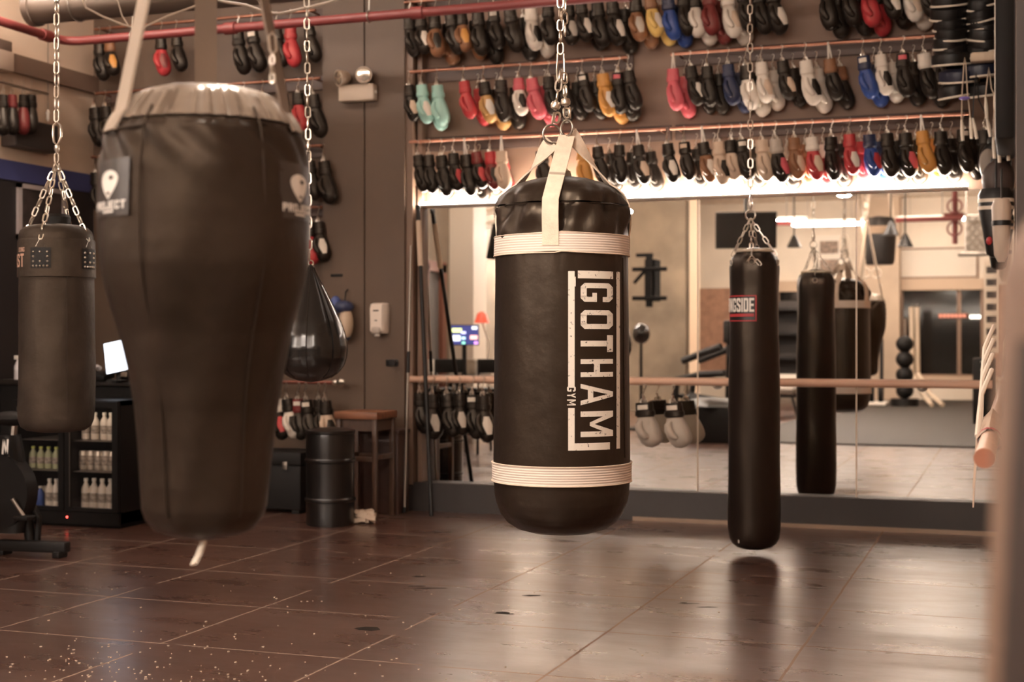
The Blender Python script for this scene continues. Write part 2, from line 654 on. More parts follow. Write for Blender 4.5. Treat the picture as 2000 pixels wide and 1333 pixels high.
def ceiling_fixture(x, y, z, lx, ly, label, m=None):
    t = thing('ceiling_light', label, 'light', (x, y, z), group='fluorescent ceiling lights')
    hx, hy = (lx / 2 + .03, .035) if lx > ly else (.035, ly / 2 + .03)
    obj('housing', MB().b2((-hx, -hy, -.03), (hx, hy, .07), .01), PLASTW, t)
    if lx > ly:
        for s in (-1, 1):
            obj('lamp_tube', MB().cyl((-lx / 2, s * ly * .25, -.02), (lx / 2, s * ly * .25, -.02), .022, 8), m or LAMP, t)
    else:
        for s in (-1, 1):
            obj('lamp_tube', MB().cyl((s * lx * .25, -ly / 2, -.02), (s * lx * .25, ly / 2, -.02), .022, 8), m or LAMP, t)
    obj('suspension_wire', MB().cyl((-lx * .3, 0, .07), (-lx * .3, 0, CEIL - z), .004, 6).cyl((lx * .3, 0, .07), (lx * .3, 0, CEIL - z), .004, 6), STEEL_D, t)
    return t


FIX = [(-3.2, -6.2, 3.42, 1.3, .26), (-4.9, -3.2, 3.72, 1.3, .26), (-2.6, -2.6, 3.85, 1.3, .26), (-1.0, -2.6, 3.85, 1.3, .26),
       (-6.40, .0, 2.98, 1.6, .26), (-1.0, .4, 3.5, 1.3, .26), (-1.6, -9.2, 3.7, 1.3, .26), (-4.6, -8.6, 3.7, 1.3, .26), (-6.1, -2.2, 3.45, .26, 1.3), (-6.5, 3.6, 3.6, .26, .7)]  # last entry: unseen fixture added to brighten the white pillar
FL = ['twin tube ceiling light in front of the far windows', 'twin tube ceiling light over the desk wall', 'twin tube ceiling light over the mat edge',
      'twin tube ceiling light above the rubber mat', 'twin tube ceiling light along the side wall over the desk', 'twin tube ceiling light over the camera end of the floor',
      'twin tube ceiling light closest to the far window wall', 'twin tube ceiling light closest to the concrete wall', 'twin tube ceiling light along the side wall beyond the desk', 'added unseen twin tube light high over the red-brown door frame']
LAMPB = lamp_mat('fluorescent_glow_bright', WARM, 120)
for a, l in zip(FIX, FL):
    ceiling_fixture(*a, l, LAMPB if ('over the desk' in l and 'along' in l) or 'in front of the far' in l or 'zzz' in l else None)
for x, l, st in ((-4.9, 'twin tube ceiling light above the dark pillar', 17), (-6.5, 'added unseen twin tube light brightening the wall over the blue band', 26), (-2.7, 'added unseen twin tube light above the lettered bag gloves', 7), (-.9, 'added unseen twin tube light above the corner pads', 5)):
    ceiling_fixture(x, 8.2, 4.1, 1.3, .26, l, lamp_mat('fluorescent_glow_dim', WARM, st))  # all but the pillar light are unseen extras, added to brighten wall and gloves
# round lamp above the tapered bag
px_, py_ = XY(486, 3.7)
t = thing('ceiling_lamp', 'round hanging spot lamp above the tapered bag', 'light', (px_, py_, 3.0))
obj('lamp_shade', MB().lathe([(.16, -.02), (.15, .05), (.08, .16), (.03, .2)], 24), BLACKM, t)
obj('bulb', MB().ell((0, 0, .0), (.09, .09, .045)), lamp_mat('spot_glow', (1, .86, .72), 500), t)
obj('hanging_cable', MB().cyl((0, 0, .2), (0, 0, CEIL - 3.0), .006, 6), BLACK, t)

# ------------------------------------------------------------------ chains
LINKM = {}


def link_mesh(pitch, wid, wire):
    k = (pitch, wid, wire)
    if k not in LINKM:
        r = wid / 2 - wire
        hl = (pitch + 2 * wire) / 2 - wire - r
        pts = [Vector((r * math.cos(a), 0, hl + r * math.sin(a))) for a in [PI * i / 6 for i in range(7)]]
        pts += [Vector((r * math.cos(a), 0, -hl + r * math.sin(a))) for a in [PI + PI * i / 6 for i in range(7)]]
        LINKM[k] = MB().tube(pts, wire, 6, closed=True).mesh('link', STEEL)
    return LINKM[k]


def chain_links(root, a, b, pitch=.05, wid=.034, wire=.0045, m=None, name='hanging_link', tw=0.):
    """oval links from a to b (local to root), each a part of its own"""
    a, b = Vector(a), Vector(b)
    n = max(1, round((b - a).length / pitch))
    d = (b - a) / n
    me = link_mesh(pitch, wid, wire)
    q = d.to_track_quat('Z', 'Y')
    for i in range(n):
        o = bpy.data.objects.new(name, me)
        COL.objects.link(o)
        o.parent = root
        o.location = a + d * (i + .5)
        o.rotation_mode = 'QUATERNION'
        o.rotation_quaternion = q @ Euler((0, 0, tw + (PI / 2 if i % 2 else 0) + R.uniform(-.12, .12))).to_quaternion()
        if m is not None:
            o.material_slots[0].link = 'OBJECT'
            o.material_slots[0].material = m


class Bag:
    """local frame of a hanging bag: axis at image column cx and view depth d"""

    def __init__(self, cx, d, zbase, name, label, cat):
        self.cx, self.d = cx, d
        self.x, self.y = XY(cx, d)
        self.loc = Vector((self.x, self.y, zbase))
        self.f = Vector((-self.x, -self.y, 0)).normalized()
        self.r = Vector((-self.f.y, self.f.x, 0))
        # image right: forward F = -f, right = F x up
        F = -self.f
        self.r = Vector((F.y, -F.x, 0))
        self.t = thing(name, label, cat, self.loc)

    def rad(self, hw):
        return hw * self.d / FPX

    def z(self, py, front=0.):
        return ZZ(py, self.d - front) - self.loc.z

    def pt(self, az, r, z):                 # az = 0 faces the camera, positive to the image right
        return self.r * (r * math.sin(az)) + self.f * (r * math.cos(az)) + Vector((0, 0, z))

    def ang(self, a):                       # lathe angle -> azimuth
        v = Vector((math.cos(a), math.sin(a), 0))
        return math.atan2(v.dot(self.r), v.dot(self.f))


def interp(tab, x):
    tab = sorted(tab)
    if x <= tab[0][0]:
        return tab[0][1]
    for (a, b), (c, d) in zip(tab, tab[1:]):
        if x <= c:
            return b + (d - b) * (x - a) / (c - a)
    return tab[-1][1]


def densify(tab, step):
    tab = sorted(tab)
    xs_ = []
    for (a, _), (c, _) in zip(tab, tab[1:]):
        k = max(1, int(math.ceil((c - a) / step)))
        xs_ += [a + (c - a) * i / k for i in range(k)]
    xs_.append(tab[-1][0])
    return [(x, interp(tab, x)) for x in xs_]


# ------------------------------------------------------------------ the lettered heavy bag
G = Bag(1097, 5.5, .72, 'heavy_bag', 'large black heavy bag with cream bands and big white vertical lettering, hanging mid-room', 'punching bag')
GR = G.rad(131)
ytab = [(338, 0), (340, 30), (344, 55), (352, 84), (362, 102), (375, 115), (390, 121.5), (394, 122.5), (397, 120.5), (401, 123), (420, 126), (460, 128.5), (500, 129), (600, 130.5), (700, 131.5), (800, 132.5), (900, 133.5), (950, 133), (975, 131.5), (995, 128), (1013, 120), (1027, 107), (1037, 88), (1043, 62), (1046, 30), (1047, 0)]


def gfront(y):
    return interp([(338, .12), (400, .20), (500, .245), (1000, .245), (1047, .05)], y)


def gz(y):
    return G.z(y, gfront(y))


def ghw(y):
    return interp(ytab, y)


def gfn(r, z, a):
    az = G.ang(a)
    top = max(0., min(1., (z - gz(470)) / (gz(372) - gz(470))))
    w = 0.
    if z > gz(472):
        k = math.sin(PI * min(1., (z - gz(472)) / (gz(352) - gz(472)))) if z < gz(352) else 0
        w = k * (.010 * math.sin(az * 7 + 16 * z) + .007 * math.sin(az * 17 - 26 * z) + .008 * math.sin(az * 4 - 34 * z + 1))
        w -= k * .018 * math.exp(-((az + .02) / .16) ** 2)
    elif z > gz(560):
        k = (z - gz(560)) / (gz(472) - gz(560))
        w = k * k * .0035 * math.sin(az * 31 + 6 * z)
    return r + w


prof = [(G.rad(h) if h else .001, gz(y)) for y, h in densify(ytab, 6)]
# body skin, split at the shoulder seam
obj('bag_body', MB().lathe([p for p in prof if p[1] <= gz(396)], 96, fn=gfn), VINYL, G.t)
obj('bag_top', MB().lathe([p for p in prof if p[1] >= gz(396)], 96, fn=gfn), VINYL, G.t)


def ring_band(bag, zf, y0, y1, hwf, off, th, m, name, n=72, dip=None):
    mb = MB()
    z0, z1 = zf(y0), zf(y1)
    r0, r1 = bag.rad(hwf(y0)) + off, bag.rad(hwf(y1)) + off
    rings = []
    for k in range(n):
        a = 2 * PI * k / n
        az = bag.ang(a)
        dz = dip(az) if dip else 0
        rings.append([bag.pt(az, r0, z0 + dz), bag.pt(az, r0 + th, z0 + dz - .002), bag.pt(az, r1 + th, z1 + dz + .002), bag.pt(az, r1, z1 + dz)])
    mb.rings(rings, loop=True)
    return obj(name, mb, m, bag.t)


ring_band(G, gz, 456, 495, ghw, .001, .006, WEB, 'webbing_band', dip=lambda az: .006 * math.exp(-((az + .1) / .35) ** 2))
ring_band(G, gz, 912, 952, ghw, .001, .005, WEB, 'webbing_band')
for yy in (456.5, 494, 913, 950.5):
    pts = [G.pt(2 * PI * k / 64, G.rad(ghw(yy)) + .0075, gz(yy) + (.006 * math.exp(-((2 * PI * k / 64 + .1) / .35) ** 2) if yy < 500 else 0)) for k in range(64)]
    obj('band_piping', MB().tube(pts, .0022, 5, closed=True), STRAPW, G.t)
# vertical seam at the edge of the body
pts = [G.pt(1.12, G.rad(ghw(y)) + .001, gz(y)) for y in range(500, 910, 10)]
obj('side_seam', MB().tube(pts, .0022, 5), VINYL, G.t)
pts = [G.pt(2 * PI * k / 96, G.rad(ghw(397)) + .002 + gfn(0, gz(397), -(2 * PI * k / 96) + 1) * .3, gz(397)) for k in range(96)]
obj('shoulder_piping', MB().tube(pts, .003, 5, closed=True), VINYL, G.t)


def gsurf(px, py, off=.0016):
    h = ghw(py)
    q = max(-1, min(1, (px - 1097) / h))
    return G.pt(math.asin(q), G.rad(h) + off, gz(py))


# print: heavy frame with a gap for the small word, big letters reading downwards
mb = MB()
for (x0, y0, x1, y1) in ((1109, 530, 1121, 756), (1109, 797, 1121, 880), (1109, 530, 1114, 541), (1127, 529, 1206, 544), (1109, 866, 1206, 880), (1200, 530, 1207, 880), (1117, 541, 1123, 560)):
    n = 24 if y1 - y0 > 60 else 4
    g = [[gsurf(x0 + (x1 - x0) * i / 4, y0 + (y1 - y0) * j / n) for j in range(n + 1)] for i in range(5)]
    mb.sheet(g)
obj('printed_frame', mb, PRINT, G.t)
for word, x0, hgt, spans, w_, s_, t_ in (('GOTHAM', 1132, 61, [(553, 590), (606, 643), (655, 688), (702, 737), (750, 792), (804, 854)], None, None, .19), ('GYM', 1107, 16, [(755, 765), (767.5, 777.5), (780.5, 792)], None, None, .2)):
    for ch, (a, b) in zip(word, spans):
        wpx = b - a
        W = wpx / hgt
        sp = {'M': .21, 'A': .21}.get(ch, .27) * W * (1.0 if word == 'GOTHAM' else .95)
        qs, _ = letter(ch, W, sp if ch != 'T' else W * .34, .185 if word == 'GOTHAM' else .2, W * .2)
        mb = MB()
        for q in qs:
            quad_grid(mb, q, lambda lx, ly: gsurf(x0 + ly * hgt, a + lx * hgt, .0019))
        obj('printed_letter', mb, PRINT, G.t)

# carrying straps, rings
ZR1, ZR2 = G.z(262), G.z(252)
ring1 = G.r * G.rad(-19) + Vector((0, 0, ZR1))
ring2 = G.r * G.rad(10) + G.f * .02 + Vector((0, 0, ZR2))


def gstrap(az, top, wd, y_on):
    pts = []
    for y in range(480, y_on - 1, -8):
        r = G.rad(ghw(y)) + .006 + .012 * max(0, min(1, (458 - y) / 40))
        pts.append(G.pt(az, r, gz(y)))
    a = pts[-1]
    for i in range(1, 9):
        pts.append(a.lerp(top, i / 8))
    tang = G.pt(az + PI / 2, 1, 0)
    w = [tang.lerp(wd, max(0, (i - len(pts) + 9) / 8)) for i in range(len(pts))]
    obj('hanging_strap', MB().ribbon(pts, w, .062, .006), STRAPW, G.t)
    p, q = pts[-6], pts[-5]
    if abs(az) < 1:
        obj('strap_stitching', MB().ribbon([p.lerp(q, .0) + G.f * .004, p.lerp(q, .25) + G.f * .004], w[-6], .060, .003), STRAPG, G.t)


gstrap(-.16, ring2 - Vector((0, 0, .03)), G.r * 1, 392)
gstrap(-1.95, ring1 - Vector((0, 0, .03)), (G.r * .8 + G.f * .2), 352)
gstrap(1.75, ring2 - Vector((0, 0, .02)) + G.r * .012, (G.r * .8 - G.f * .3), 352)
gstrap(3.05, ring1 - Vector((0, 0, .03)) + G.r * .02, G.r * 1, 352)


def ring_part(bag, c, rad, wire, nrm, m=STEEL_D, name='hanging_ring'):
    n = Vector(nrm).normalized()
    u = n.orthogonal().normalized()
    v = n.cross(u)
    pts = [Vector(c) + (u * math.cos(2 * PI * k / 24) + v * math.sin(2 * PI * k / 24)) * rad for k in range(24)]
    return obj(name, MB().tube(pts, wire, 8, closed=True), m, bag.t)


ring_part(G, ring1, .036, .0045, G.f + G.r * .25)
ring_part(G, ring2, .030, .0045, G.f - G.r * .9)

# chain from the ceiling: its own thing
gt = thing('hanging_chain', 'doubled steel chain with swivels holding up the big lettered bag', 'chain', G.loc)
top = G.r * G.rad(-3) + Vector((0, 0, CEIL - .02 - G.loc.z))
mid = G.r * G.rad(-2) + Vector((0, 0, G.z(128)))
fork = G.r * G.rad(1) + Vector((0, 0, G.z(160)))
chain_links(gt, top, mid + Vector((0, 0, G.rad(22))), .045, .032, .0042)
chain_links(gt, top + G.r * .012 + G.f * .01, G.r * .012 + Vector((0, 0, G.z(70))), .045, .030, .004, tw=.8)
obj('quick_link', MB().tube([mid + G.r * a + Vector((0, 0, b)) for a, b in ((-.012, .045), (.012, .045), (.014, -.02), (.012, -.055), (-.012, -.055), (-.014, -.02))], .0045, 8, closed=True), STEEL, gt)
for tgt, off in ((ring1, -.02), (ring2, .02)):
    a = fork + G.r * off * .4
    b = tgt + Vector((0, 0, .034))
    m1, m2 = a.lerp(b, .42), a.lerp(b, .66)
    chain_links(gt, a + Vector((0, 0, .04)), m1, .042, .032, .0046)
    obj('swivel', MB().tube([m1 + (m2 - m1) * q for q in (0, .12, .2, .5, .8, .88, 1)], [.006, .008, .017, .02, .017, .008, .006], 12), STEEL, gt)
    chain_links(gt, m2, b, .04, .03, .0046)
    chain_links(gt, m2 + G.r * .014 + G.f * .01, b + G.r * .014, .04, .03, .0046, tw=.7)

# ------------------------------------------------------------------ the big tapered uppercut bag
J = Bag(402, 3.13, ZZ(1060, 3.05), 'uppercut_bag', 'big tapered brown-black uppercut bag with shield patches, hung from wide straps', 'punching bag')
jtab = [(160, 0), (164, 60), (168, 95), (174, 118), (183, 137), (196, 150), (215, 165), (238, 180), (262, 190), (300, 196), (340, 200), (420, 203), (480, 202), (520, 199), (560, 191), (600, 180), (650, 164), (730, 147), (800, 136), (870, 130), (950, 126), (1000, 121), (1020, 113), (1038, 97), (1050, 70), (1057, 35), (1060, 0)]


def jz(y):
    return J.z(y, interp([(160, .06), (200, .1), (500, .0), (1000, .08), (1060, .05)], y))


def jhw(y):
    return interp(jtab, y)


def jfn(r, z, a):
    az = J.ang(a)
    w = 0.
    if z > jz(255):
        k = math.sin(PI * min(1, max(0, (z - jz(255)) / (jz(168) - jz(255)))))
        w = k * (.011 * math.sin(az * 44) * (.6 + .4 * math.sin(az * 7)) + .003 * math.sin(az * 61 + 1))
    else:
        w = .003 * math.sin(az * 3 + 9 * z) + .002 * math.sin(az * 8 - 14 * z)
        k = math.exp(-((z - jz(285)) / .05) ** 2)
        w += k * .006 * math.sin(az * 14 + 60 * z)
    return max(.001, r + w)


jp = [(J.rad(h) if h else .001, jz(y)) for y, h in densify(jtab, 7)]
obj('bag_body', MB().lathe([p for p in jp if p[1] <= jz(243)], 128, fn=jfn), VINYL_OLD, J.t)
obj('bag_lid', MB().lathe([p for p in jp if p[1] >= jz(243)], 128, fn=jfn), mat('sheen_painted_lid_vinyl', (.19, .145, .11), .30, .1, bump=.4, bscale=18, bdist=.008), J.t)  # overhead sheen on the lid put into a lighter vinyl colour
for az0 in (-.62, .55, 2.2, -2.2):          # sewn gore seams
    pts = [J.pt(az0, J.rad(jhw(y)) + .002, jz(y)) for y in range(215, 1010, 12)]
    obj('body_seam', MB().tube(pts, .0022, 5), VINYL_OLD, J.t)
pts = [J.pt(-1.42 + .09 * k, J.rad(jhw(263)) + .003, jz(263) + .004 * math.sin(4 * PI * k / 96)) for k in range(10)]
obj('shoulder_seam', MB().tube(pts, .0035, 6), VINYL_OLD, J.t)
apex = Vector((0, 0, 2.72 - J.loc.z))


def jstrap(az, y_end, w, m, y_on):
    pts = []
    ys = list(range(y_end, y_on - 1, -9))
    for y in ys:
        pts.append(J.pt(az, J.rad(jhw(y)) + .006, jz(y)))
    a = pts[-1]
    for i in range(1, 11):
        pts.append(a.lerp(apex, i / 10))
    tang = J.pt(az + PI / 2, 1, 0)
    obj('hanging_strap', MB().ribbon(pts, tang, w, .006), m, J.t)


jstrap(-1.12, 262, .060, STRAPG, 215)
STRAPB = mat('dark_brown_webbing', (.15, .105, .075), .75, bump=.3, bscale=160, bdist=.002)
jstrap(1.12, 255, .048, STRAPB, 205)
jstrap(PI, 262, .05, STRAPB, 215)
# carabiner and short chain at the lid edge
q = J.pt(.98, J.rad(150), J.z(172))
chain_links(J.t, q + Vector((0, 0, .06)), q, .02, .016, .0026)
obj('hanging_carabiner', MB().tube([q + Vector((0, 0, .06)) + J.r * a + Vector((0, 0, b)) for a, b in ((0, 0), (.008, .012), (.006, .04), (0, .048), (-.008, .04), (-.006, .012))], .003, 6, closed=True), STEEL, J.t)


def jsurf(px, py, off=.003, cx=402):
    h = jhw(py)
    return J.pt(math.asin(max(-.999, min(.999, (px - cx) / h))), J.rad(h) + off, jz(py))


def shield_patch(azc, label):
    """sewn dark square with the pale pointed shield and the PROJECT word under it"""
    hwid = .066 / J.rad(201)

    def sf(a, b, off):                      # a in -1..1 across, b in 0..1 downwards
        y = 322 + b * 112
        return J.pt(azc + a * hwid, J.rad(jhw(y)) + off, jz(y))
    g = [[sf(-1 + 2 * i / 8, j / 8, .0035) for j in range(9)] for i in range(9)]
    pa = obj('brand_patch', MB().sheet(g), mat('patch_black_vinyl', (.028, .021, .018), .4), J.t)
    mb = MB()
    N = 14
    g = []
    for i in range(N + 1):
        b = i / N
        hw = .52 * math.sqrt(max(0, 1 - ((b - .30) / .31) ** 2)) if b < .30 else .52 * (1 - ((b - .30) / .70) ** 1.7)
        g.append([sf(hw * (-1 + 2 * k / 6), .20 + b * .50, .005) for k in range(7)])
    mb.sheet(g)
    obj('printed_shield', mb, WHITE_LABEL, pa)
    mb = MB()
    for (cx_, cy_, ra, rb) in ((.16, .33, .13, .035), (.02, .60, .10, .025)):
        mb.sheet([[sf(cx_ + ra * rr * math.cos(2 * PI * k / 10), cy_ + rb * rr * math.sin(2 * PI * k / 10), .0065) for k in range(11)] for rr in (.02, 1)])
    obj('shield_mark', mb, VINYL_OLD, pa)
    x = -.93
    for ch in 'PROJECT':
        qs, w = letter(ch, .62, .20, .2, .12)
        mb = MB()
        for q in qs:
            quad_grid(mb, q, lambda lx, ly: sf(x + lx * .36, .88 - ly * .145, .0055), 2)
        obj('printed_letter', mb, WHITE_LABEL, pa)
        x += .36 * .62 + .045
    mb = MB()
    mb.sheet([[sf(-.32 + .64 * i / 4, .90 + .035 * j / 2, .0055) for j in range(3)] for i in range(5)])
    obj('printed_bar', mb, WHITE_LABEL, pa)
    return pa


shield_patch(math.asin(-172 / 203) - .02, '')
shield_patch(math.asin(167 / 203) + .05, '')
# pale tag strap under the base
a = J.pt(-.1, .045, J.z(1052))
b = J.pt(-.35, .075, J.z(1093)) - Vector((0, 0, .0))
obj('base_strap', MB().ribbon([a, a.lerp(b, .5) + Vector((0, 0, -.004)), b], J.f + J.r * .4, .022, .005), mat('white_tag_cloth', (.75, .66, .55), .7), J.t)
jt = thing('hanging_chain', 'steel chain above the straps of the tapered uppercut bag', 'chain', J.loc + apex)
chain_links(jt, (0, 0, CEIL - .02 - 2.72), (0, 0, .01), .05)

# ------------------------------------------------------------------ long slim bag
K = Bag(1473, 8.63, .012, 'slim_bag', 'long slim black banana bag with red boxed label, almost touching the floor', 'punching bag')
ktab = [(482, 0), (484, 14), (487, 25), (492, 35), (499, 42), (508, 46), (522, 48), (560, 47), (640, 47.5), (720, 49), (800, 50), (900, 50.5), (1000, 51), (1040, 50.5), (1057, 48), (1067, 43), (1074, 34), (1078, 20), (1079.5, 0)]


def kz(y):
    return K.z(y, interp([(484, .05), (520, .13), (1040, .13), (1078, .12)], y))


def khw(y):
    return interp(ktab, y)


def kfn(r, z, a):
    az = K.ang(a)
    k = max(0, min(1, (z - kz(620)) / (kz(500) - kz(620))))
    return max(.001, r + k * .004 * math.sin(az * 9 + 3 * z) + .0015 * math.sin(az * 4 + 8 * z))


kp = [(K.rad(h) if h else .001, max(.0, kz(y))) for y, h in densify(ktab, 12)]
obj('bag_body', MB().lathe(kp, 64, fn=kfn), mat('slim_bag_vinyl', (.013, .009, .0075), .34, spec=.4, tint=(1, .8, .62), bump=.2, bscale=7, bdist=.02), K.t)
ktop = [K.pt(2 * PI * k / 48, K.rad(36), kz(492) + .006) for k in range(48)]
obj('top_rim', MB().tube(ktop, .009, 6, closed=True), mat('pale_rim_cord', (.48, .40, .30), .5), K.t)
kt = thing('hanging_chain', 'steel chain splitting in four above the long slim bag', 'chain', K.loc)
kx = Vector((0, 0, K.z(385)))
kx0 = K.r * K.rad(-7) + kx
chain_links(kt, K.r * K.rad(-9) + Vector((0, 0, CEIL - .02 - K.loc.z)), kx0, .058, .036, .0044)
obj('swivel_hook', MB().tube([kx0 + Vector((0, 0, -.08)), kx0 + Vector((0, 0, -.05)), kx0 + Vector((0, 0, -.03)), kx0], [.006, .014, .012, .006], 10).tube([kx0 + K.r * .03 * math.cos(a) + Vector((0, 0, -.11 + .03 * math.sin(a))) for a in [2 * PI * i / 14 for i in range(14)]], .005, 6, closed=True), STEEL, kt)
for az in (-1.15, -.1, 1.2, 2.9):
    e = K.pt(az, K.rad(46), kz(500))
    c = kx0 + Vector((0, 0, -.13))
    chain_links(kt, c, e, .045, .028, .0036)
    if az in (-.1,):
        chain_links(kt, e, K.pt(az - .25, K.rad(48), kz(515)), .045, .026, .0034)
        chain_links(kt, e, K.pt(az + .35, K.rad(48), kz(518)), .045, .026, .0034)
    hp = K.pt(az, K.rad(48.5), kz(512))
    ring_part(K, hp, .018, .003, K.pt(az, 1, 0), STEEL)


def ksurf(px, py, off):                     # arc-length columns so the word can run round the side
    h = khw(py)
    az = (px - 1473) / h
    return K.pt(az, K.rad(h) + off, kz(py))


kz0, kz1 = 577, 628
PXR = 1477.5
PXL = 1473 - 62
lab = MB().sheet([[ksurf(PXL + (PXR - PXL) * i / 16, kz0 + (kz1 - kz0) * j / 4, .003) for j in range(5)] for i in range(17)])
lab = obj('label_patch', lab, mat('label_black', (.012, .010, .009), .4), K.t)
mb = MB()
for (x0, y0, x1, y1) in ((PXL, kz0, PXR, kz0 + 2.4), (PXL, kz1 - 2.4, PXR, kz1), (PXL, kz0, PXL + 2.4, kz1), (PXR - 2.4, kz0, PXR, kz1), (PXL + 4, 613, PXR - 5, 619)):
    mb.sheet([[ksurf(x0 + (x1 - x0) * i / 16, y0 + (y1 - y0) * j / 2, .005) for j in range(3)] for i in range(17)])
obj('label_border', mb, PRINT_RED, lab)
hgt = 27.
x = PXR - 4.5 - 62
wl = {'I': 4.2}
sc_ = []
for ch in 'RINGSIDE':
    qs, w = letter(ch, .34, .115, .17, .07)
    sc_.append((ch, qs, w))
tot = sum(w for _, _, w in sc_) * hgt + 1.6 * 7
x = PXR - 4.5 - tot
for ch, qs, w in sc_:
    mb = MB()
    for q in qs:
        quad_grid(mb, q, lambda lx, ly: ksurf(x + lx * hgt, 609.5 - ly * hgt, .0055), 2)
    obj('printed_letter', mb, PRINT_SOLID, lab)
    x += w * hgt + 1.6
obj('scuff_mark', MB().sheet([[ksurf(1440 + 3 * i / 2, 1056 + 7 * j / 2, .002) for j in range(3)] for i in range(3)]), WHITE_LABEL, K.t)

# ------------------------------------------------------------------ leather bag on four chains
E = Bag(111, 7.0, ZZ(846, 7.0), 'leather_heavy_bag', 'old brown-black leather heavy bag hung on four chains by the drinks fridge', 'punching bag')
etab = [(437, 0), (438, 30), (440, 48), (444, 60), (450, 67), (458, 70), (480, 71), (520, 71.5), (538, 72), (543, 70.5), (600, 71), (700, 72), (800, 72.5), (822, 71), (835, 66), (842, 55), (845, 35), (846, 0)]


def ez(y):
    return E.z(y, interp([(437, .03), (480, .16), (800, .16), (846, .05)], y))


def ehw(y):
    return interp(etab, y)


def efn(r, z, a):
    az = E.ang(a)
    return max(.001, r + .0025 * math.sin(az * 3 + 7 * z) + .0015 * math.sin(az * 7 - 12 * z))


obj('bag_body', MB().lathe([(E.rad(h) if h else .001, ez(y)) for y, h in densify(etab, 8)], 64, fn=efn), LEATHER, E.t)
obj('collar', MB().lathe([(E.rad(71.5) + .001, ez(541)), (E.rad(72.5) + .003, ez(540)), (E.rad(72) + .003, ez(470)), (E.rad(71) + .001, ez(466))], 64), LEATHER, E.t)
obj('top_tube', MB().lathe([(E.rad(26), ez(440)), (E.rad(27), ez(424)), (E.rad(22), ez(418)), (.001, ez(417))], 32), BLACK, E.t)
obj('body_seam', MB().tube([E.pt(.27, E.rad(ehw(y)) + .002, ez(y)) for y in range(452, 840, 12)], .003, 5), LEATHER, E.t)
ea = Vector((0, 0, E.z(318)))
et = thing('hanging_chain', 'bright steel chain with four legs over the old leather bag', 'chain', E.loc)
chain_links(et, Vector((0, 0, CEIL - .02 - E.loc.z)), Vector((0, 0, E.z(238))), .06, .036, .0052)
obj('spring_hook', MB().tube([Vector((0, 0, E.z(238))) + E.r * a + Vector((0, 0, -b)) for a, b in ((0, 0), (.018, .02), (.02, .07), (.01, .1), (0, .115), (-.014, .1), (-.018, .06), (-.016, .02))], .006, 8, closed=True).tube([Vector((0, 0, E.z(284))), Vector((0, 0, E.z(292))), Vector((0, 0, E.z(300)))], [.012, .014, .006], 10), STEEL, et)
chain_links(et, Vector((0, 0, E.z(300))), ea, .05, .034, .005)
RIV = [(-.034, 0), (-.034, .022), (-.034, .045), (-.034, .068), (.034, 0), (.034, .022), (.034, .045), (.034, .068), (0, .022), (0, .068), (-.017, 0), (.017, 0), (0, 0)]
for az in (-.42, .95, 2.7, -2.0):
    pl = E.pt(az, E.rad(72) + .004, ez(478))
    top_ = E.pt(az, E.rad(72), ez(470))
    chain_links(et, ea, top_, .046, .030, .0045)
    tang = E.pt(az + PI / 2, 1, 0)
    ring_ = [top_ + tang * a + Vector((0, 0, b)) for a, b in ((0, .01), (.024, -.03), (-.024, -.03))]
    obj('hanging_triangle', MB().tube(ring_, .0035, 6, closed=True), STEEL, E.t)
    if az > 1.5 or az < -1.5:
        continue
    tab_ = obj('riveted_tab', MB().rings([[E.pt(az + s * .05 / E.rad(72), E.rad(72) + o_, ez(z_)) for s in (-1, -.5, 0, .5, 1)] for (z_, o_) in ((484, .002), (484, .007), (524, .007), (524, .002))]), BLACK, E.t)
    for (da, dz) in RIV:
        c = E.pt(az + da / E.rad(72), E.rad(72) + .0075, ez(520) + dz)
        obj('rivet', MB().ell(c, (.0058, .0058, .0058), 8, 6), STEEL, tab_)
ew = 0
for word, y0, h_, m in (('EVERLAST', 508, 26, mat('faded_pink_print', (.55, .33, .24), .6)), ('BOXING', 487, 9, mat('faded_pink_print', (.55, .33, .24), .6))):
    tot = 0
    L_ = [letter(c, .5, .15, .16, .1) for c in word]
    x = -.72
    x = math.asin(-57 / 72) * 72 - sum(w + .1 for _, w in L_) * h_
    for (qs, w), ch in zip(L_, word):
        mb = MB()
        for q in qs:
            quad_grid(mb, q, lambda lx, ly: E.pt((x + lx * h_) / 72, E.rad(72) + .0045, ez(y0 + h_ / 2 - ly * h_)), 2)
        obj('printed_letter', mb, m, E.t)
        x += (w + .1) * h_

# ------------------------------------------------------------------ teardrop bag
D = Bag(607, 7.8, ZZ(747, 7.7), 'teardrop_bag', 'shiny black leather teardrop bag half behind the tapered bag', 'punching bag')
dtab = [(516, 0), (518, 4), (524, 6), (535, 11), (555, 22), (580, 35), (605, 48), (630, 60), (655, 69), (680, 73), (700, 71), (715, 65), (728, 55), (738, 40), (744, 24), (747, 0)]


def dz_(y):
    return D.z(y)


def dfn(r, z, a):
    az = D.ang(a)
    return max(.001, r * (1 - .035 * abs(math.cos(az * 4 + .5)) ** 8))


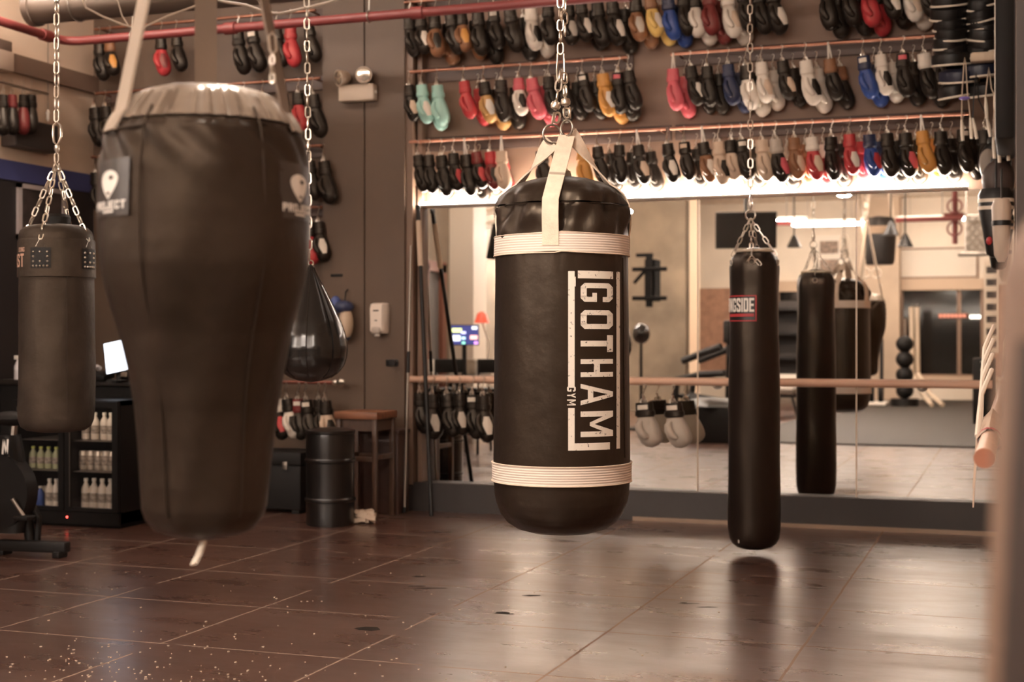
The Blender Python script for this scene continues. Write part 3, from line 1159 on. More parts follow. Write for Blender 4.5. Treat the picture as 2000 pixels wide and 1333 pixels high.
obj('bag_body', MB().lathe([(D.rad(h) if h else .001, dz_(y)) for y, h in densify(dtab, 5)], 96, fn=dfn), GLOSSY, D.t)
for k in range(8):
    a0 = (k * PI - .5) / 4
    pts = [D.pt(a0, D.rad(interp(dtab, y)) * .97 + .002, dz_(y)) for y in range(522, 742, 8)]
    obj('gore_seam', MB().tube(pts, .003, 5), GLOSSY, D.t)
obj('hanging_eye', MB().tube([Vector((0, 0, dz_(514))) + D.r * .014 * math.cos(a) + Vector((0, 0, .014 * math.sin(a))) for a in [2 * PI * i / 14 for i in range(14)]], .004, 6, closed=True), STEEL, D.t)
dt = thing('hanging_chain', 'long steel chain down to the teardrop bag', 'chain', D.loc)
chain_links(dt, D.r * D.rad(-12) + Vector((0, 0, CEIL - .02 - D.loc.z)), Vector((0, 0, dz_(510))) + D.r * D.rad(-3), .06, .036, .005)
# ------------------------------------------------------------------ glove rails
RZ = {'top': 3.86, 'middle': 3.33, 'lowest': 2.80}
RAILY = 9.90


def rail(x0, x1, z, label, y=RAILY, wall=YW, board=True, r=.012):
    t = thing('glove_rail', label, 'rail', (x0, y, z), group='copper glove rails')
    L = x1 - x0
    obj('rail_pipe', MB().cyl((0, 0, 0), (L, 0, 0), r, 10), COPPER, t)
    n = max(2, int(L / 1.1) + 1)
    for i in range(n):
        x = .05 + (L - .1) * i / (n - 1)
        obj('rail_bracket', MB().cyl((x, 0, 0), (x, wall - y - .002, 0), .008, 8).cyl((x, wall - y - .014, 0), (x, wall - y - .002, 0), .03, 12), COPPER, t)
    if board:
        obj('backing_board', MB().b2((0, wall - y - .028, -.06), (L, wall - y - .001, .05), .004), mat('brown_board', (.085, .052, .040), .5), t)
    return t


XS = lambda px: XonY(px, RAILY)
rail(XS(790), XS(1700), RZ['top'], 'topmost copper glove rail, running past the red pipe')
rail(XS(800), XS(1226), RZ['middle'], 'short middle copper rail behind the chain of the lettered bag')
rail(XS(1310), XS(1862), RZ['middle'], 'longer middle copper rail over the slim bag')
rail(XS(800), XS(1301), RZ['lowest'], 'lowest copper rail behind the cream straps of the lettered bag')
rail(XS(1309), XS(1893), RZ['lowest'], 'lowest copper rail above the slim bag, reaching the corner')
rail(XonY(185, 9.90), XP0 - .06, RZ['top'], 'topmost glove rail on the dark wall over the tapered bag', y=9.9)
rail(XonY(185, 9.90), XP0 - .02, RZ['middle'], 'middle glove rail on the dark wall over the tapered bag', y=9.9)
rail(XonY(185, 9.90), XP0 + .02, RZ['lowest'], 'lower glove rail on the dark wall behind the tapered bag', y=9.86)
rail(XonY(430, 9.90), XP0 + .0, 2.33, 'lowest glove rail on the dark wall beside the teardrop bag', y=9.9)

# ------------------------------------------------------------------ boxing gloves: parts shared between copies, colours set on each copy


def oval(cx, cy, cz, a, b, n=14, tx=0.):
    out = []
    for k in range(n):
        t = 2 * PI * k / n
        x, y = a * math.copysign(abs(math.cos(t)) ** .85, math.cos(t)), b * math.copysign(abs(math.sin(t)) ** .85, math.sin(t))
        out.append(Vector((cx + x, cy + y, cz + tx * x)))
    return out


GP = {}
GP['cuff'] = MB().rings([oval(0, 0, .0, .040, .033), oval(0, 0, .003, .047, .040), oval(.001, 0, -.03, .049, .042), oval(.002, 0, -.085, .050, .042), oval(.003, 0, -.093, .046, .038)]).mesh('cuff', VINYL)
GP['hand_padding'] = MB().rings([oval(.003, 0, -.088, .044, .036), oval(.004, 0, -.10, .046, .040), oval(.008, 0, -.135, .058, .050), oval(.014, 0, -.175, .066, .058), oval(.022, 0, -.215, .066, .061, tx=.1), oval(.032, 0, -.248, .058, .057, tx=.25), oval(.042, 0, -.270, .044, .045, tx=.4), oval(.050, 0, -.282, .024, .026, tx=.5), oval(.053, 0, -.285, .006, .007, tx=.5)]).mesh('hand_padding', VINYL)
GP['thumb'] = MB().tube([(-.012, -.040, -.115), (-.020, -.056, -.140), (-.016, -.066, -.175), (.002, -.068, -.205), (.022, -.062, -.226), (.030, -.058, -.232)], [.014, .021, .024, .024, .018, .006], 10).mesh('thumb', VINYL)
GP['wrist_strap'] = MB().rings([oval(.002, 0, -.052, .052, .045), oval(.002, 0, -.054, .0545, .0475), oval(.002, 0, -.082, .0545, .0475), oval(.002, 0, -.084, .052, .045)]).mesh('wrist_strap', VINYL)
g = []
for i in range(7):
    a = -PI / 2 - .62 + 1.24 * i / 6
    g.append([Vector((.052 * math.cos(a) + .002, .0465 * math.sin(a), -.012 - .03 * j / 2)) for j in range(3)])
GP['cuff_label'] = MB().sheet(g).mesh('cuff_label', WHITE_LABEL)
g = []
for i in range(7):
    row = []
    for j in range(9):
        z = -.125 - .115 * j / 8
        wv = (.9 - abs(j - 3.5) * .10)
        a = -PI / 2 + .62 + (-.5 + i / 6) * 1.35 * wv
        k = interp([(-.30, .04), (-.248, .058), (-.215, .066), (-.175, .066), (-.135, .058), (-.10, .046)], z)
        kb = interp([(-.30, .04), (-.248, .057), (-.215, .061), (-.175, .058), (-.135, .050), (-.10, .040)], z)
        cx = interp([(-.248, .032), (-.215, .022), (-.175, .014), (-.135, .008), (-.10, .004)], z)
        ca, sa = math.cos(a), math.sin(a)
        row.append(Vector((cx + (k + .0035) * math.copysign(abs(ca) ** .85, ca), (kb + .0035) * math.copysign(abs(sa) ** .85, sa), z + (.1 * k * ca if z < -.2 else 0))))
    g.append(row)
GP['palm_panel'] = MB().sheet(g).mesh('palm_panel', WHITE_LABEL)
mb = MB().tube([(0, .0, .118), (.010, 0, .124), (.018, 0, .116), (.016, 0, .10), (.006, 0, .085), (.004, 0, .07), (-.008, 0, .055), (-.004, 0, .044), (.006, 0, .05)], .0028, 5)
mb.tube([(.0, .014 * math.cos(a), .030 + .022 * math.sin(a)) for a in [2 * PI * k / 10 for k in range(10)]], .0048, 5, closed=True)
mb.tube([(.016 * math.cos(a), -.01, .008 + .022 * math.sin(a)) for a in [2 * PI * k / 10 for k in range(10)]], .0048, 5, closed=True)
mb.box((.006, -.006, .018), (.012, .008, .026), Euler((0, .5, .3)).to_matrix(), .003)
GP['hanging_clip'] = mb.mesh('hanging_clip', STEEL)
GP['hanging_peg'] = MB().box((.0, -.01, .06), (.016, .010, .12), Euler((.08, .12, 0)).to_matrix(), .003).box((.014, -.012, .05), (.012, .010, .11), Euler((.08, -.10, 0)).to_matrix(), .003).mesh('hanging_peg', PLASTW)
for me in GP.values():
    if len(me.materials) == 0:
        me.materials.append(VINYL)


def gm(name, col, rough=.38):
    return mat('glove_' + name, col, rough, bump=.15, bscale=40, spec=.4, tint=(1, .85, .7))


GC = {'k': ('black', gm('black', (.012, .0088, .0072))), 'w': ('white', gm('white', (.66, .58, .49))), 'm': ('mint green', gm('mint', (.30, .50, .43))),
      'r': ('red', gm('red', (.42, .04, .045))), 'p': ('rose pink', gm('rose', (.55, .10, .12))), 'g': ('golden tan', gm('gold', (.46, .25, .09))),
      'o': ('orange tan', gm('orange', (.52, .24, .06))), 'y': ('yellow tan', gm('yellow', (.68, .45, .14))), 'b': ('blue', gm('blue', (.025, .06, .22))),
      'n': ('navy blue', gm('navy', (.020, .028, .065))), 'd': ('dark red', gm('dark_red', (.15, .022, .022))), 'e': ('beige', gm('beige', (.55, .41, .30))),
      't': ('brown', gm('brown', (.22, .10, .05))), 'a': ('grey', gm('grey', (.42, .36, .30)))}
ORD = ['first', 'second', 'third', 'fourth', 'fifth', 'sixth', 'seventh', 'eighth', 'ninth', 'tenth', 'eleventh', 'twelfth', 'thirteenth', 'fourteenth', 'fifteenth', 'sixteenth', 'seventeenth', 'eighteenth', 'nineteenth', 'twentieth',
       'twenty-first', 'twenty-second', 'twenty-third', 'twenty-fourth', 'twenty-fifth', 'twenty-sixth', 'twenty-seventh', 'twenty-eighth', 'twenty-ninth', 'thirtieth', 'thirty-first', 'thirty-second', 'thirty-third', 'thirty-fourth']


def place_part(name, parent, m=None):
    o = bpy.data.objects.new(name, GP[name])
    COL.objects.link(o)
    o.parent = parent
    if m is not None:
        o.material_slots[0].link = 'OBJECT'
        o.material_slots[0].material = m
    return o


def glove(x, y, ztop, code, label, group, rot, sc=1., clip=None, name='boxing_glove'):
    """code: body, cuff, palm panel ('-' none), cuff label ('-' none)"""
    t = thing(name, label, 'boxing glove', (x, y, ztop), rot, group)
    t.scale = (sc * .88, sc * .80, sc)
    body, cuff = GC[code[0]][1], GC[code[1]][1]
    place_part('hand_padding', t, body)
    place_part('thumb', t, body)
    place_part('cuff', t, cuff)
    place_part('wrist_strap', t, GC[code[1]][1] if code[1] != code[0] else body)
    if code[2] != '-':
        place_part('palm_panel', t, GC[code[2]][1])
    if code[3] != '-':
        place_part('cuff_label', t, GC[code[3]][1])
    if clip is None:
        clip = 'hanging_clip'
    c = place_part(clip, t)
    return t


def look(code):
    a, b = GC[code[0]][0], GC[code[1]][0]
    s = a
    if b != a:
        s += ' with ' + b + ' cuff'
    elif code[2] != '-' and code[2] != code[0]:
        s += ' with ' + GC[code[2]][0] + ' palm'
    elif code[3] != '-' and code[3] != code[0]:
        s += ' with ' + GC[code[3]][0] + ' tab'
    return s


def row(spec, rz, place, group, y=RAILY, drop=.118, yaw=0., sz=1.):
    """spec: (image column, code, flags) from the pillar end onwards; '+' adds the partner glove behind"""
    for i, (px, code, fl) in enumerate(spec):
        x = XonY(px, y) + R.uniform(-.006, .006)
        sc = sz * R.uniform(.93, 1.06)
        an = yaw + R.uniform(-.25, .3)
        if 'f' in fl:
            an += PI * .75
        tilt = R.uniform(.0, .13)
        clip = 'hanging_peg' if 'c' in fl else None
        glove(x, y - (.055 if i % 2 else .030) + R.uniform(-.005, .005), rz - drop * sc, code, f'{look(code)} glove, {ORD[i]} from the {place}', group, (R.uniform(-.06, .08), -tilt, an), sc, clip)
        if '+' in fl:
            c2 = code[:2] + '--'
            glove(x + .056, y + .095, rz - drop * sc - .035, c2, f'{GC[code[0]][0]} glove tucked behind the {ORD[i]} from the {place}', group, (R.uniform(-.05, .05), -tilt, an + .25), sc)


row([(801, 'kk--', ''), (826, 'kkw-', ''), (852, 'tkk-', '+'), (884, 'kk--', ''), (905, 'tko-', '+'), (937, 'kk--', '+'), (968, 'kk-a', ''), (1000, 'kk--', '+'), (1040, 'wwk-', '+'), (1076, 'kk--', ''), (1112, 'kka-', ''),
     (1140, 'kkw-', '+'), (1170, 'kk--', ''), (1200, 'kkw-', '+'), (1244, 'tka-', '+'), (1274, 'ytw-', '+'), (1307, 'bn--', '+'), (1338, 'kk--', ''), (1358, 'wk--', '+'), (1390, 'dd--', '+'), (1421, 'wwe-', '+'), (1452, 'kk--', ''), (1480, 'kk--', ''), (1510, 'kkw-', ''),
     (1615, 'kk--', '+'), (1655, 'kk--', '+'), (1692, 'rk--', '+'), (1735, 'kkw-', '+'), (1774, 'wwe-', '+'), (1808, 'kk--', '')],
    RZ['top'], "pillar on the top rail", 'boxing gloves on the top rail', drop=.125, sz=1.06)
row([(803, 'kke-', ''), (830, 'mmw-', '+'), (855, 'mm--', ''), (912, 'rr--', '+'), (948, 'gkw-', '+'), (985, 'kk--', '+'), (1016, 'wpk-', ''), (1042, 'pp--', '+'), (1074, 'kk--', '+'), (1106, 'kk--', '+'), (1140, 'kk-w', '+'), (1180, 'oow-', '+'), (1208, 'kk-p', '+'), (1232, 'kk--', '')],
    RZ['middle'], "pillar on the short middle rail", 'boxing gloves on the short middle rail')
row([(1317, 'pp--', '+c'), (1352, 'kkw-', '+'), (1384, 'kk--', '+'), (1424, 'nn--', '+'), (1459, 'wk--', '+'), (1490, 'wwe-', '+'), (1531, 'kke-', '+'), (1576, 'wwk-', '+'), (1622, 'kt--', '+c'),
     (1688, 'bn-w', '+'), (1721, 'wwk-', '+'), (1764, 'kk-p', '+'), (1805, 'kw--', '+'), (1838, 'kk--', '')],
    RZ['middle'], "pillar on the long middle rail", 'boxing gloves on the long middle rail')
row([(820, 'kk--', ''), (843, 'kk--', '+'), (866, 'kk--', ''), (890, 'kkr-', '+'), (912, 'kk--', '+c'), (936, 'kdr-', '+'), (958, 'drk-', '+'), (985, 'ee--', 'c'), (1060, 'kk--', ''), (1142, 'oo--', ''), (1168, 'kk--', '+'), (1212, 'kk--', '+'), (1247, 'kke-', '+c')],
    RZ['lowest'], "pillar on the short lowest rail", 'boxing gloves on the short lowest rail')
row([(1306, 'kkw-', ''), (1338, 'kk-e', '+'), (1376, 'tkw-', '+c'), (1405, 'eek-', '+'), (1430, 'ek--', ''), (1450, 'kk-w', '+'), (1490, 'ee--', '+'), (1517, 'kap-', '+'), (1552, 'tte-', '+'), (1586, 'rwe-', '+'), (1623, 'kk--', '+'), (1659, 'rrw-', '+'), (1697, 'bnr-', '+'), (1735, 'kk--', '+'), (1770, 'kkp-', '+'), (1803, 'oo--', '+c'), (1838, 'kk--', '+'), (1882, 'kk-w', '+'), (1921, 'kka-', '+')],
    RZ['lowest'], "pillar on the long lowest rail", 'boxing gloves on the long lowest rail')
# dark wall behind the tapered bag
row([(196, 'kk--', ''), (222, 'kto-', ''), (318, 'rkd-', ''), (350, 'kk--', ''), (470, 'kk--', ''), (500, 'kk-w', ''), (545, 'kk--', ''), (574, 'rr--', ''), (606, 'kk--', '')],
    RZ['top'], "corner on the top dark-wall rail", 'boxing gloves on the top dark-wall rail', y=9.9, sz=1.08)
row([(190, 'kk--', '+'), (214, 'kk--', ''), (480, 'kk--', ''), (520, 'kk--', ''), (556, 'kk--', ''), (588, 'rk--', ''), (614, 'kk--', '')],
    RZ['middle'], "corner on the middle dark-wall rail", 'boxing gloves on the middle dark-wall rail', y=9.9, sz=1.08)
row([(192, 'kk--', ''), (214, 'kk--', ''), (585, 'kk-a', ''), (612, 'kk--', ''), (636, 'kk--', '')],
    RZ['lowest'], "corner on the lower dark-wall rail", 'boxing gloves on the lower dark-wall rail', y=9.86, sz=1.08)
row([(586, 'kr--', ''), (608, 'rk-w', ''), (624, 'kkw-', '')], 2.33, "tapered bag on the lowest dark-wall rail", 'boxing gloves on the lowest dark-wall rail', y=9.9, sz=1.05)

# red sprinkler pipe: along the glove wall, then towards the camera along the side wall
PYY, PZ = 9.2, 3.6
pxc = XonY(130, PYY)
t = thing('sprinkler_pipe', 'red sprinkler pipe bending at the corner, crossing in front of the gloves', 'pipe', (pxc, PYY, PZ))
L = -.1 - pxc
pts = [(L, 0, 0), (.14, 0, 0), (.06, -.02, 0), (.02, -.06, 0), (0, -.14, 0), (0, -6, 0)]
obj('pipe_run', MB().tube(pts, .034, 12), REDPIPE, t)
for x in (1.4, 2.9, 4.4):
    obj('pipe_coupling', MB().cyl((x, 0, 0), (x + .09, 0, 0), .046, 12), REDPIPE, t)
obj('pipe_coupling', MB().cyl((0, -.2, 0), (0, -.3, 0), .046, 12), REDPIPE, t)
for x in (XonY(721, PYY) - pxc, XonY(1400, PYY) - pxc, .6):
    obj('hanging_rod', MB().cyl((x, 0, .03), (x, 0, CEIL - PZ), .006, 6), STEEL_D, t)
    obj('pipe_clamp', MB().tube([(x, .04 * math.cos(a), .04 * math.sin(a)) for a in [2 * PI * k / 12 for k in range(12)]], .006, 6, closed=True), STEEL_D, t)

# barre in front of the mirror, with brackets
bx0, bx1, by_, bz = XonY(800, 9.92), -.15, 9.92, 1.0
t = thing('ballet_barre', 'long pale wooden barre mounted across the mirrors', 'barre', (bx0, by_, bz))
obj('rail_bar', MB().cyl((0, 0, 0), (bx1 - bx0, 0, 0), .026, 20), BARRE, t)
for px in (835, 1395, 1800):
    x = XonY(px, 9.92) - bx0
    obj('hanging_bracket', MB().cyl((x, .0, -.02), (x, .105, -.02), .012, 10).cyl((x, .10, -.02), (x, .115, -.02), .035, 14), STEEL_D, t)
# shorter barre on the side wall, coming towards the camera
t = thing('ballet_barre', 'round wooden barre end pointing at the camera from the side wall', 'barre', (-.077, 3.79, 1.0))
obj('rail_bar', MB().cyl((0, 0, 0), (0, 5.6, 0), .0255, 24), BARRE, t)
obj('end_grain', MB().cyl((0, -.002, 0), (0, .001, 0), .0252, 24), mat('end_grain_wood', (.33, .13, .075), .6), t)
for y in (.9, 3., 5.):
    obj('hanging_bracket', MB().cyl((0, y, -.02), (.075, y, -.02), .010, 10), STEEL_D, t)

# gloves hanging from the barre
row([(822, 'kk--', ''), (850, 'kka-', ''), (876, 'kk--', ''), (902, 'kka-', ''), (926, 'kk-w', ''), (950, 'kkw-', '')], 1.0, "pillar on the mirror barre", 'black gloves hung from the barre', y=9.89, drop=.10, sz=1.12)
for px, l in ((1258, 'silver bag glove with black cuff hanging from the barre, beside the lettered bag'), (1315, 'silver bag glove with black cuff hanging from the barre, by the mirror joint')):
    glove(XonY(px, 9.84), 9.84, 1.0 - .15, 'ak-w', l, 'silver gloves on the barre', (0, -.08, -.2), 1.1).scale = (1.35, 1.0, 1.08)
# ------------------------------------------------------------------ on the panelled pillar
def on(px, py, Y):
    return Vector((XonY(px, Y), Y, ZonY(px, py, Y)))


c = on(704, 184, 9.9)
t = thing('emergency_light', 'white twin-head emergency light high on the dark pillar', 'emergency light', c)
obj('housing', MB().box((0, -.045, 0), (.295, .085, .125), None, .012), mat('aged_white_plastic', (.50, .40, .31), .45), t)
obj('wall_mount', MB().box((0, -.004, 0), (.2, .008, .09)), PLASTW, t)
obj('test_button', MB().cyl((.15, -.05, .0), (.158, -.05, .0), .012, 10), PLASTW, t)
for x, z, yw in ((-.11, .12, -.6), (.07, .13, .25)):
    d = Vector((math.sin(yw), -math.cos(yw), -.15)).normalized()
    p = Vector((x, -.07, z))
    h = obj('lamp_head', MB().tube([p - d * .05, p - d * .03, p + d * .02, p + d * .045], [.03, .05, .062, .064], 20), mat('aged_white_plastic', (.50, .40, .31), .45), t)
    obj('lamp_lens', MB().tube([p + d * .045, p + d * .052, p + d * .057], [.054, .050, .02], 20), mat('lamp_reflector', (.75, .68, .58), .15, .8), h)
    obj('lamp_stem', MB().cyl((x, -.045, .06), (x, -.06, z - .05), .012, 8), PLASTW, h)
c = on(745, 624, 9.9)
t = thing('soap_dispenser', 'white wall-mounted hand sanitiser dispenser on the dark pillar', 'dispenser', c)
obj('dispenser_body', MB().rings([[Vector((sx * a, y, z)) for sx, y in ((-1, 0), (-1, -.07 * k), (-.7, -.10 * k), (.7, -.10 * k), (1, -.07 * k), (1, 0))] for z, a, k in ((-.11, .055, .75), (-.09, .064, 1), (.08, .068, 1.0), (.115, .064, .85), (.125, .05, .6))]), mat('warm_white_gloss', (.72, .62, .53), .25), t)
obj('push_bar', MB().box((0, -.09, -.085), (.075, .05, .055), None, .015), mat('grey_plastic', (.45, .38, .32), .35), t)
obj('nozzle', MB().cyl((0, -.075, -.11), (0, -.075, -.13), .022, 12), PLASTW, t)
obj('sight_window', MB().box((0, -.1005, .065), (.045, .004, .010)).box((0, -.1005, -.01), (.02, .004, .008)), mat('dark_grey_mark', (.08, .065, .055), .4), t)
c = on(771, 709, 9.9)
t = thing('door_lock', 'small black lock knob low on the dark pillar, below the dispenser', 'lock', c)
obj('knob', MB().cyl((0, 0, 0), (0, -.05, 0), .024, 14), BLACKM, t)
obj('mounting_plate', MB().box((-.02, -.006, 0), (.10, .012, .05), None, .004), BLACKM, t)
c = on(658, 538, 9.9)
t = thing('wall_slot', 'thin black slot plate on the dark pillar beside the teardrop bag', 'slot', c)
obj('slot_plate', MB().box((0, -.004, 0), (.10, .008, .02), None, .002), BLACK, t)
# a head guard on a hook beside the teardrop bag
c = on(676, 622, 9.86)
t = thing('head_guard', 'blue and cream padded head guard hung on the pillar by the teardrop bag', 'head guard', c)
obj('crown_pad', MB().ell((.01, -.07, .085), (.085, .075, .05), 16, 10), mat('guard_navy', (.035, .045, .10), .45), t)
obj('forehead_pad', MB().ell((-.05, -.08, .10), (.045, .05, .07), 14, 8), mat('guard_blue', (.06, .09, .26), .45), t)
obj('cheek_pad', MB().ell((.035, -.07, -.04), (.055, .06, .125), 16, 10), mat('guard_cream', (.55, .42, .30), .5), t)
obj('chin_pad', MB().ell((.01, -.06, -.13), (.06, .055, .05), 14, 8), mat('guard_navy', (.035, .045, .10), .45), t)
obj('hanging_loop', MB().tube([(0, -.02, .12), (0, -.01, .2), (0, .03, .22)], .006, 6), BLACK, t)

# poles leaning in the recess beside the mirror
p0, p1 = on(790, 965, 9.72), on(803, 480, 9.9)
p0.z = .01
t = thing('leaning_pole', 'thin bright metal pole leaning in the recess beside the pillar', 'pole', p0)
d = p1 - p0
obj('shaft', MB().cyl((0, 0, 0), d, .010, 10), STEEL_D, t)
obj('grip', MB().cyl(d * .52, d * .60, .014, 10), BLACKM, t)
obj('rubber_tip', MB().cyl((0, 0, 0), d * .02, .016, 10), BLACK, t)
p0, p1 = on(843, 960, 9.60), on(816, 402, 9.90)
p0.z = .01
t = thing('leaning_pole', 'black staff leaning against the mirror edge by the barre end', 'pole', p0)
d = p1 - p0
obj('shaft', MB().cyl((0, 0, 0), d, .016, 10), BLACKM, t)
obj('grip', MB().cyl(d * .80, d * .95, .021, 10), mat('cream_tape', (.55, .42, .31), .7), t)
obj('end_cap', MB().cyl(d * .985, d, .020, 10), BLACK, t)

# ------------------------------------------------------------------ stool, barrel, cloth on the floor
sx, sy = XonY(735, 9.29), 9.29
W_, H_ = XonY(735, 9.29) - XonY(655, 9.29), .78
t = thing('bar_stool', 'square brown wooden bar stool against the dark pillar', 'stool', (sx - W_ / 2, sy + .17, 0))
DW = mat('dark_stool_wood', (.085, .045, .028), .45, bump=.1, bscale=30, var=.3, stretch=(8, 8, 1))
obj('seat', MB().b2((-W_ / 2 - .01, -.18, H_ - .055), (W_ / 2 + .01, .18, H_), .008), WOOD, t)
for x in (-1, 1):
    for y in (-1, 1):
        obj('leg', MB().b2((x * (W_ / 2 - .02) - .017, y * .15 - .017, 0), (x * (W_ / 2 - .02) + .017, y * .15 + .017, H_ - .055), .003), DW, t)
for y in (-1, 1):
    obj('stretcher', MB().b2((-W_ / 2 + .02, y * .15 - .012, .42), (W_ / 2 - .02, y * .15 + .012, .455), .003), DW, t)
for x in (-1, 1):
    obj('stretcher', MB().b2((x * (W_ / 2 - .02) - .012, -.15, .43), (x * (W_ / 2 - .02) + .012, .15, .465), .003), DW, t)
obj('apron', MB().b2((-W_ / 2 + .035, -.14, H_ - .14), (W_ / 2 - .035, -.125, H_ - .055)).b2((W_ / 2 - .03, -.13, H_ - .14), (W_ / 2 - .018, .13, H_ - .055)), DW, t)
t = thing('storage_crate', 'dark reddish-brown box standing behind the wooden bar stool', 'crate', (-4.49, 9.74, 0))
cr = mat('crate_red_brown', (.055, .024, .016), .5, var=.2)
obj('crate_body', MB().b2((-.17, -.085, .0), (.17, .12, .60), .006), cr, t)
obj('crate_lid', MB().b2((-.18, -.092, .60), (.18, .125, .63), .006), cr, t)

bx_, by2 = XY(645, 10.0)
t = thing('steel_drum', 'slim glossy black drum with two raised hoops beside the stool', 'drum', (bx_, by2, 0))
rb = 47 / FPX * 10.0
DR = mat('drum_gloss_black', (.010, .008, .007), .28, spec=.6)
obj('drum_shell', MB().lathe([(rb * .97, 0), (rb, .02), (rb, .185), (rb, .42), (rb, .62), (rb * .98, .64)], 40), DR, t)
for z in (.18, .455):
    obj('hoop', MB().lathe([(rb, z - .016), (rb + .009, z - .008), (rb + .009, z + .008), (rb, z + .016)], 40), DR, t)
obj('drum_lid', MB().lathe([(rb * .99, .64), (rb * 1.03, .645), (rb * 1.03, .665), (rb * .6, .68), (.002, .682)], 40), DR, t)
x0, y0 = XY(712, 10.05)
t = thing('hand_wraps', 'crumpled heap of cream hand wraps on the floor by the drum', 'hand wraps', (x0, y0, 0))
for i in range(5):
    a0 = R.uniform(0, 6)
    pts = []
    for k in range(14):
        a = a0 + k * .75
        r = .02 + .05 * R.random()
        pts.append((math.cos(a) * r * 1.3 + R.uniform(-.03, .03), math.sin(a) * r, .014 + .012 * i + R.uniform(0, .035)))
    obj('cloth_strip', MB().ribbon(pts, (0, .2, 1), .03, .004), mat('cream_cotton', (.58, .45, .34), .85), t)

# glove rail low on the dark wall
LR = [(545, 'kwr-', ''), (566, 'wkk-', ''), (586, 'kd-w', ''), (606, 'kk-w', ''), (626, 'kk--', ''), (642, 'ekk-', '')]
xa, xb = XonY(300, 9.7), XonY(655, 9.7)
t = thing('glove_rail', 'low reddish glove rail beside the drum, ending by the pillar', 'rail', (xa, 9.7, .975), group='copper glove rails')
obj('rail_pipe', MB().cyl((0, 0, 0), (xb - xa, 0, 0), .014, 10), mat('dull_red_rail', (.20, .07, .05), .4, .6), t)
for x in (.1, .9, xb - xa - .03):
    obj('hanging_bracket', MB().cyl((x, 0, 0), (x, YW - 9.7 - .2 + .19, 0), .009, 8), STEEL_D, t)
obj('end_fitting', MB().tube([(xb - xa - .02, 0, 0), (xb - xa, 0, 0), (xb - xa + .02, 0, .005), (xb - xa + .05, -.01, .012), (xb - xa + .08, -.01, .008)], [.016, .024, .018, .024, .014], 10), STEEL, t)
row(LR, .975, 'bag side on the low drum-side rail', 'gloves on the low rail by the drum', y=9.69, drop=.125, sz=1.1)
# dark equipment locker under that rail
t = thing('equipment_trunk', 'black equipment trunk on the floor under the low glove rail', 'trunk', ((XonY(450, 9.5) + XonY(598, 9.5)) / 2, 9.60, 0))
w2 = (XonY(590, 9.5) - XonY(450, 9.5)) / 2
obj('trunk_body', MB().b2((-w2, -.16, .03), (w2, .22, .36), .01), BLACK, t)
obj('trunk_lid', MB().b2((-w2 - .005, -.165, .36), (w2 + .005, .225, .46), .012), BLACK, t)
obj('latch', MB().box((w2 * .6, -.17, .36), (.04, .02, .06), None, .004), STEEL_D, t)
obj('skid', MB().b2((-w2 + .02, -.14, 0), (-w2 + .08, .2, .03)).b2((w2 - .08, -.14, 0), (w2 - .02, .2, .03)), BLACK, t)

# ------------------------------------------------------------------ drinks fridge with bottles
FY = 8.27
fx1 = XonY(230, FY)
fx0 = fx1 - .88
FH = .88
t = thing('drinks_fridge', 'black two-door glass-front drinks fridge under the counter', 'fridge', ((fx0 + fx1) / 2, FY + .25, 0))
hw = .44
FB = mat('fridge_black', (.007, .0055, .0048), .45, spec=.3)
obj('cabinet', MB().b2((-hw, -.215, .03), (-hw + .03, .25, FH)).b2((hw - .03, -.215, .03), (hw, .25, FH)).b2((-hw, .22, .03), (hw, .25, FH)).b2((-hw, -.215, FH - .035), (hw, .25, FH)).b2((-hw, -.215, .03), (hw, .25, .11)).b2((-.02, -.215, .11), (.02, .22, FH - .035)), FB, t, smooth=False)
obj('plinth', MB().b2((-hw + .02, -.19, 0), (hw - .02, .24, .03)).b2((-hw, -.24, .02), (hw, -.215, .105)), FB, t, smooth=False)
led = obj('power_light', MB().ell((.02, -.243, .068), (.008, .004, .008), 10, 6), lamp_mat('red_led', (1, .08, .06), 2.2), t)
ZSH = [.115, .385, .60]
gz0, gz1 = .12, FH - .05
doors = []
for sx in (-1, 1):
    cx_ = sx * (hw / 2)
    a, b = cx_ - hw / 2 + .004, cx_ + hw / 2 - .004
    fr = .045
    dd = obj('door', MB().b2((a, -.25, .11), (a + fr, -.218, FH - .005)).b2((b - fr, -.25, .11), (b, -.218, FH - .005)).b2((a + fr, -.25, .11), (b - fr, -.218, .11 + fr * .6)).b2((a + fr, -.25, FH - .05), (b - fr, -.218, FH - .005)), FB, t, smooth=False)
    obj('door_glass', MB().b2((a + fr, -.236, .11 + fr * .6), (b - fr, -.232, FH - .05)), GLASS, dd, smooth=False)
    obj('door_edge_strip', MB().b2((a + fr - .004, -.252, .14), (a + fr, -.25, FH - .05)), STEEL_D, dd, smooth=False)
    for z in ZSH[1:]:
        obj('wire_shelf', MB().b2((a + .03, -.19, z - .008), (b - .03, .2, z - .002)), STEEL_D, t, smooth=False)
    obj('interior_lamp', MB().b2((a + .06, -.205, FH - .052), (b - .06, -.19, FH - .040)), lamp_mat('fridge_glow', (1, .80, .6), 3.0), t, smooth=False)
BT = {'w': mat('bottle_white', (.68, .58, .48), .35), 'c': mat('can_pale', (.55, .47, .38), .3, .4), 'g': mat('bottle_pale_green', (.40, .40, .24), .25), 'b': mat('bottle_blue_label', (.05, .09, .28), .4)}
CAPS = {'w': mat('cap_white', (.75, .68, .58), .4), 'g': mat('cap_yellow_green', (.50, .52, .10), .4), 'b': mat('cap_white', (.75, .68, .58), .4)}
BTM = {}


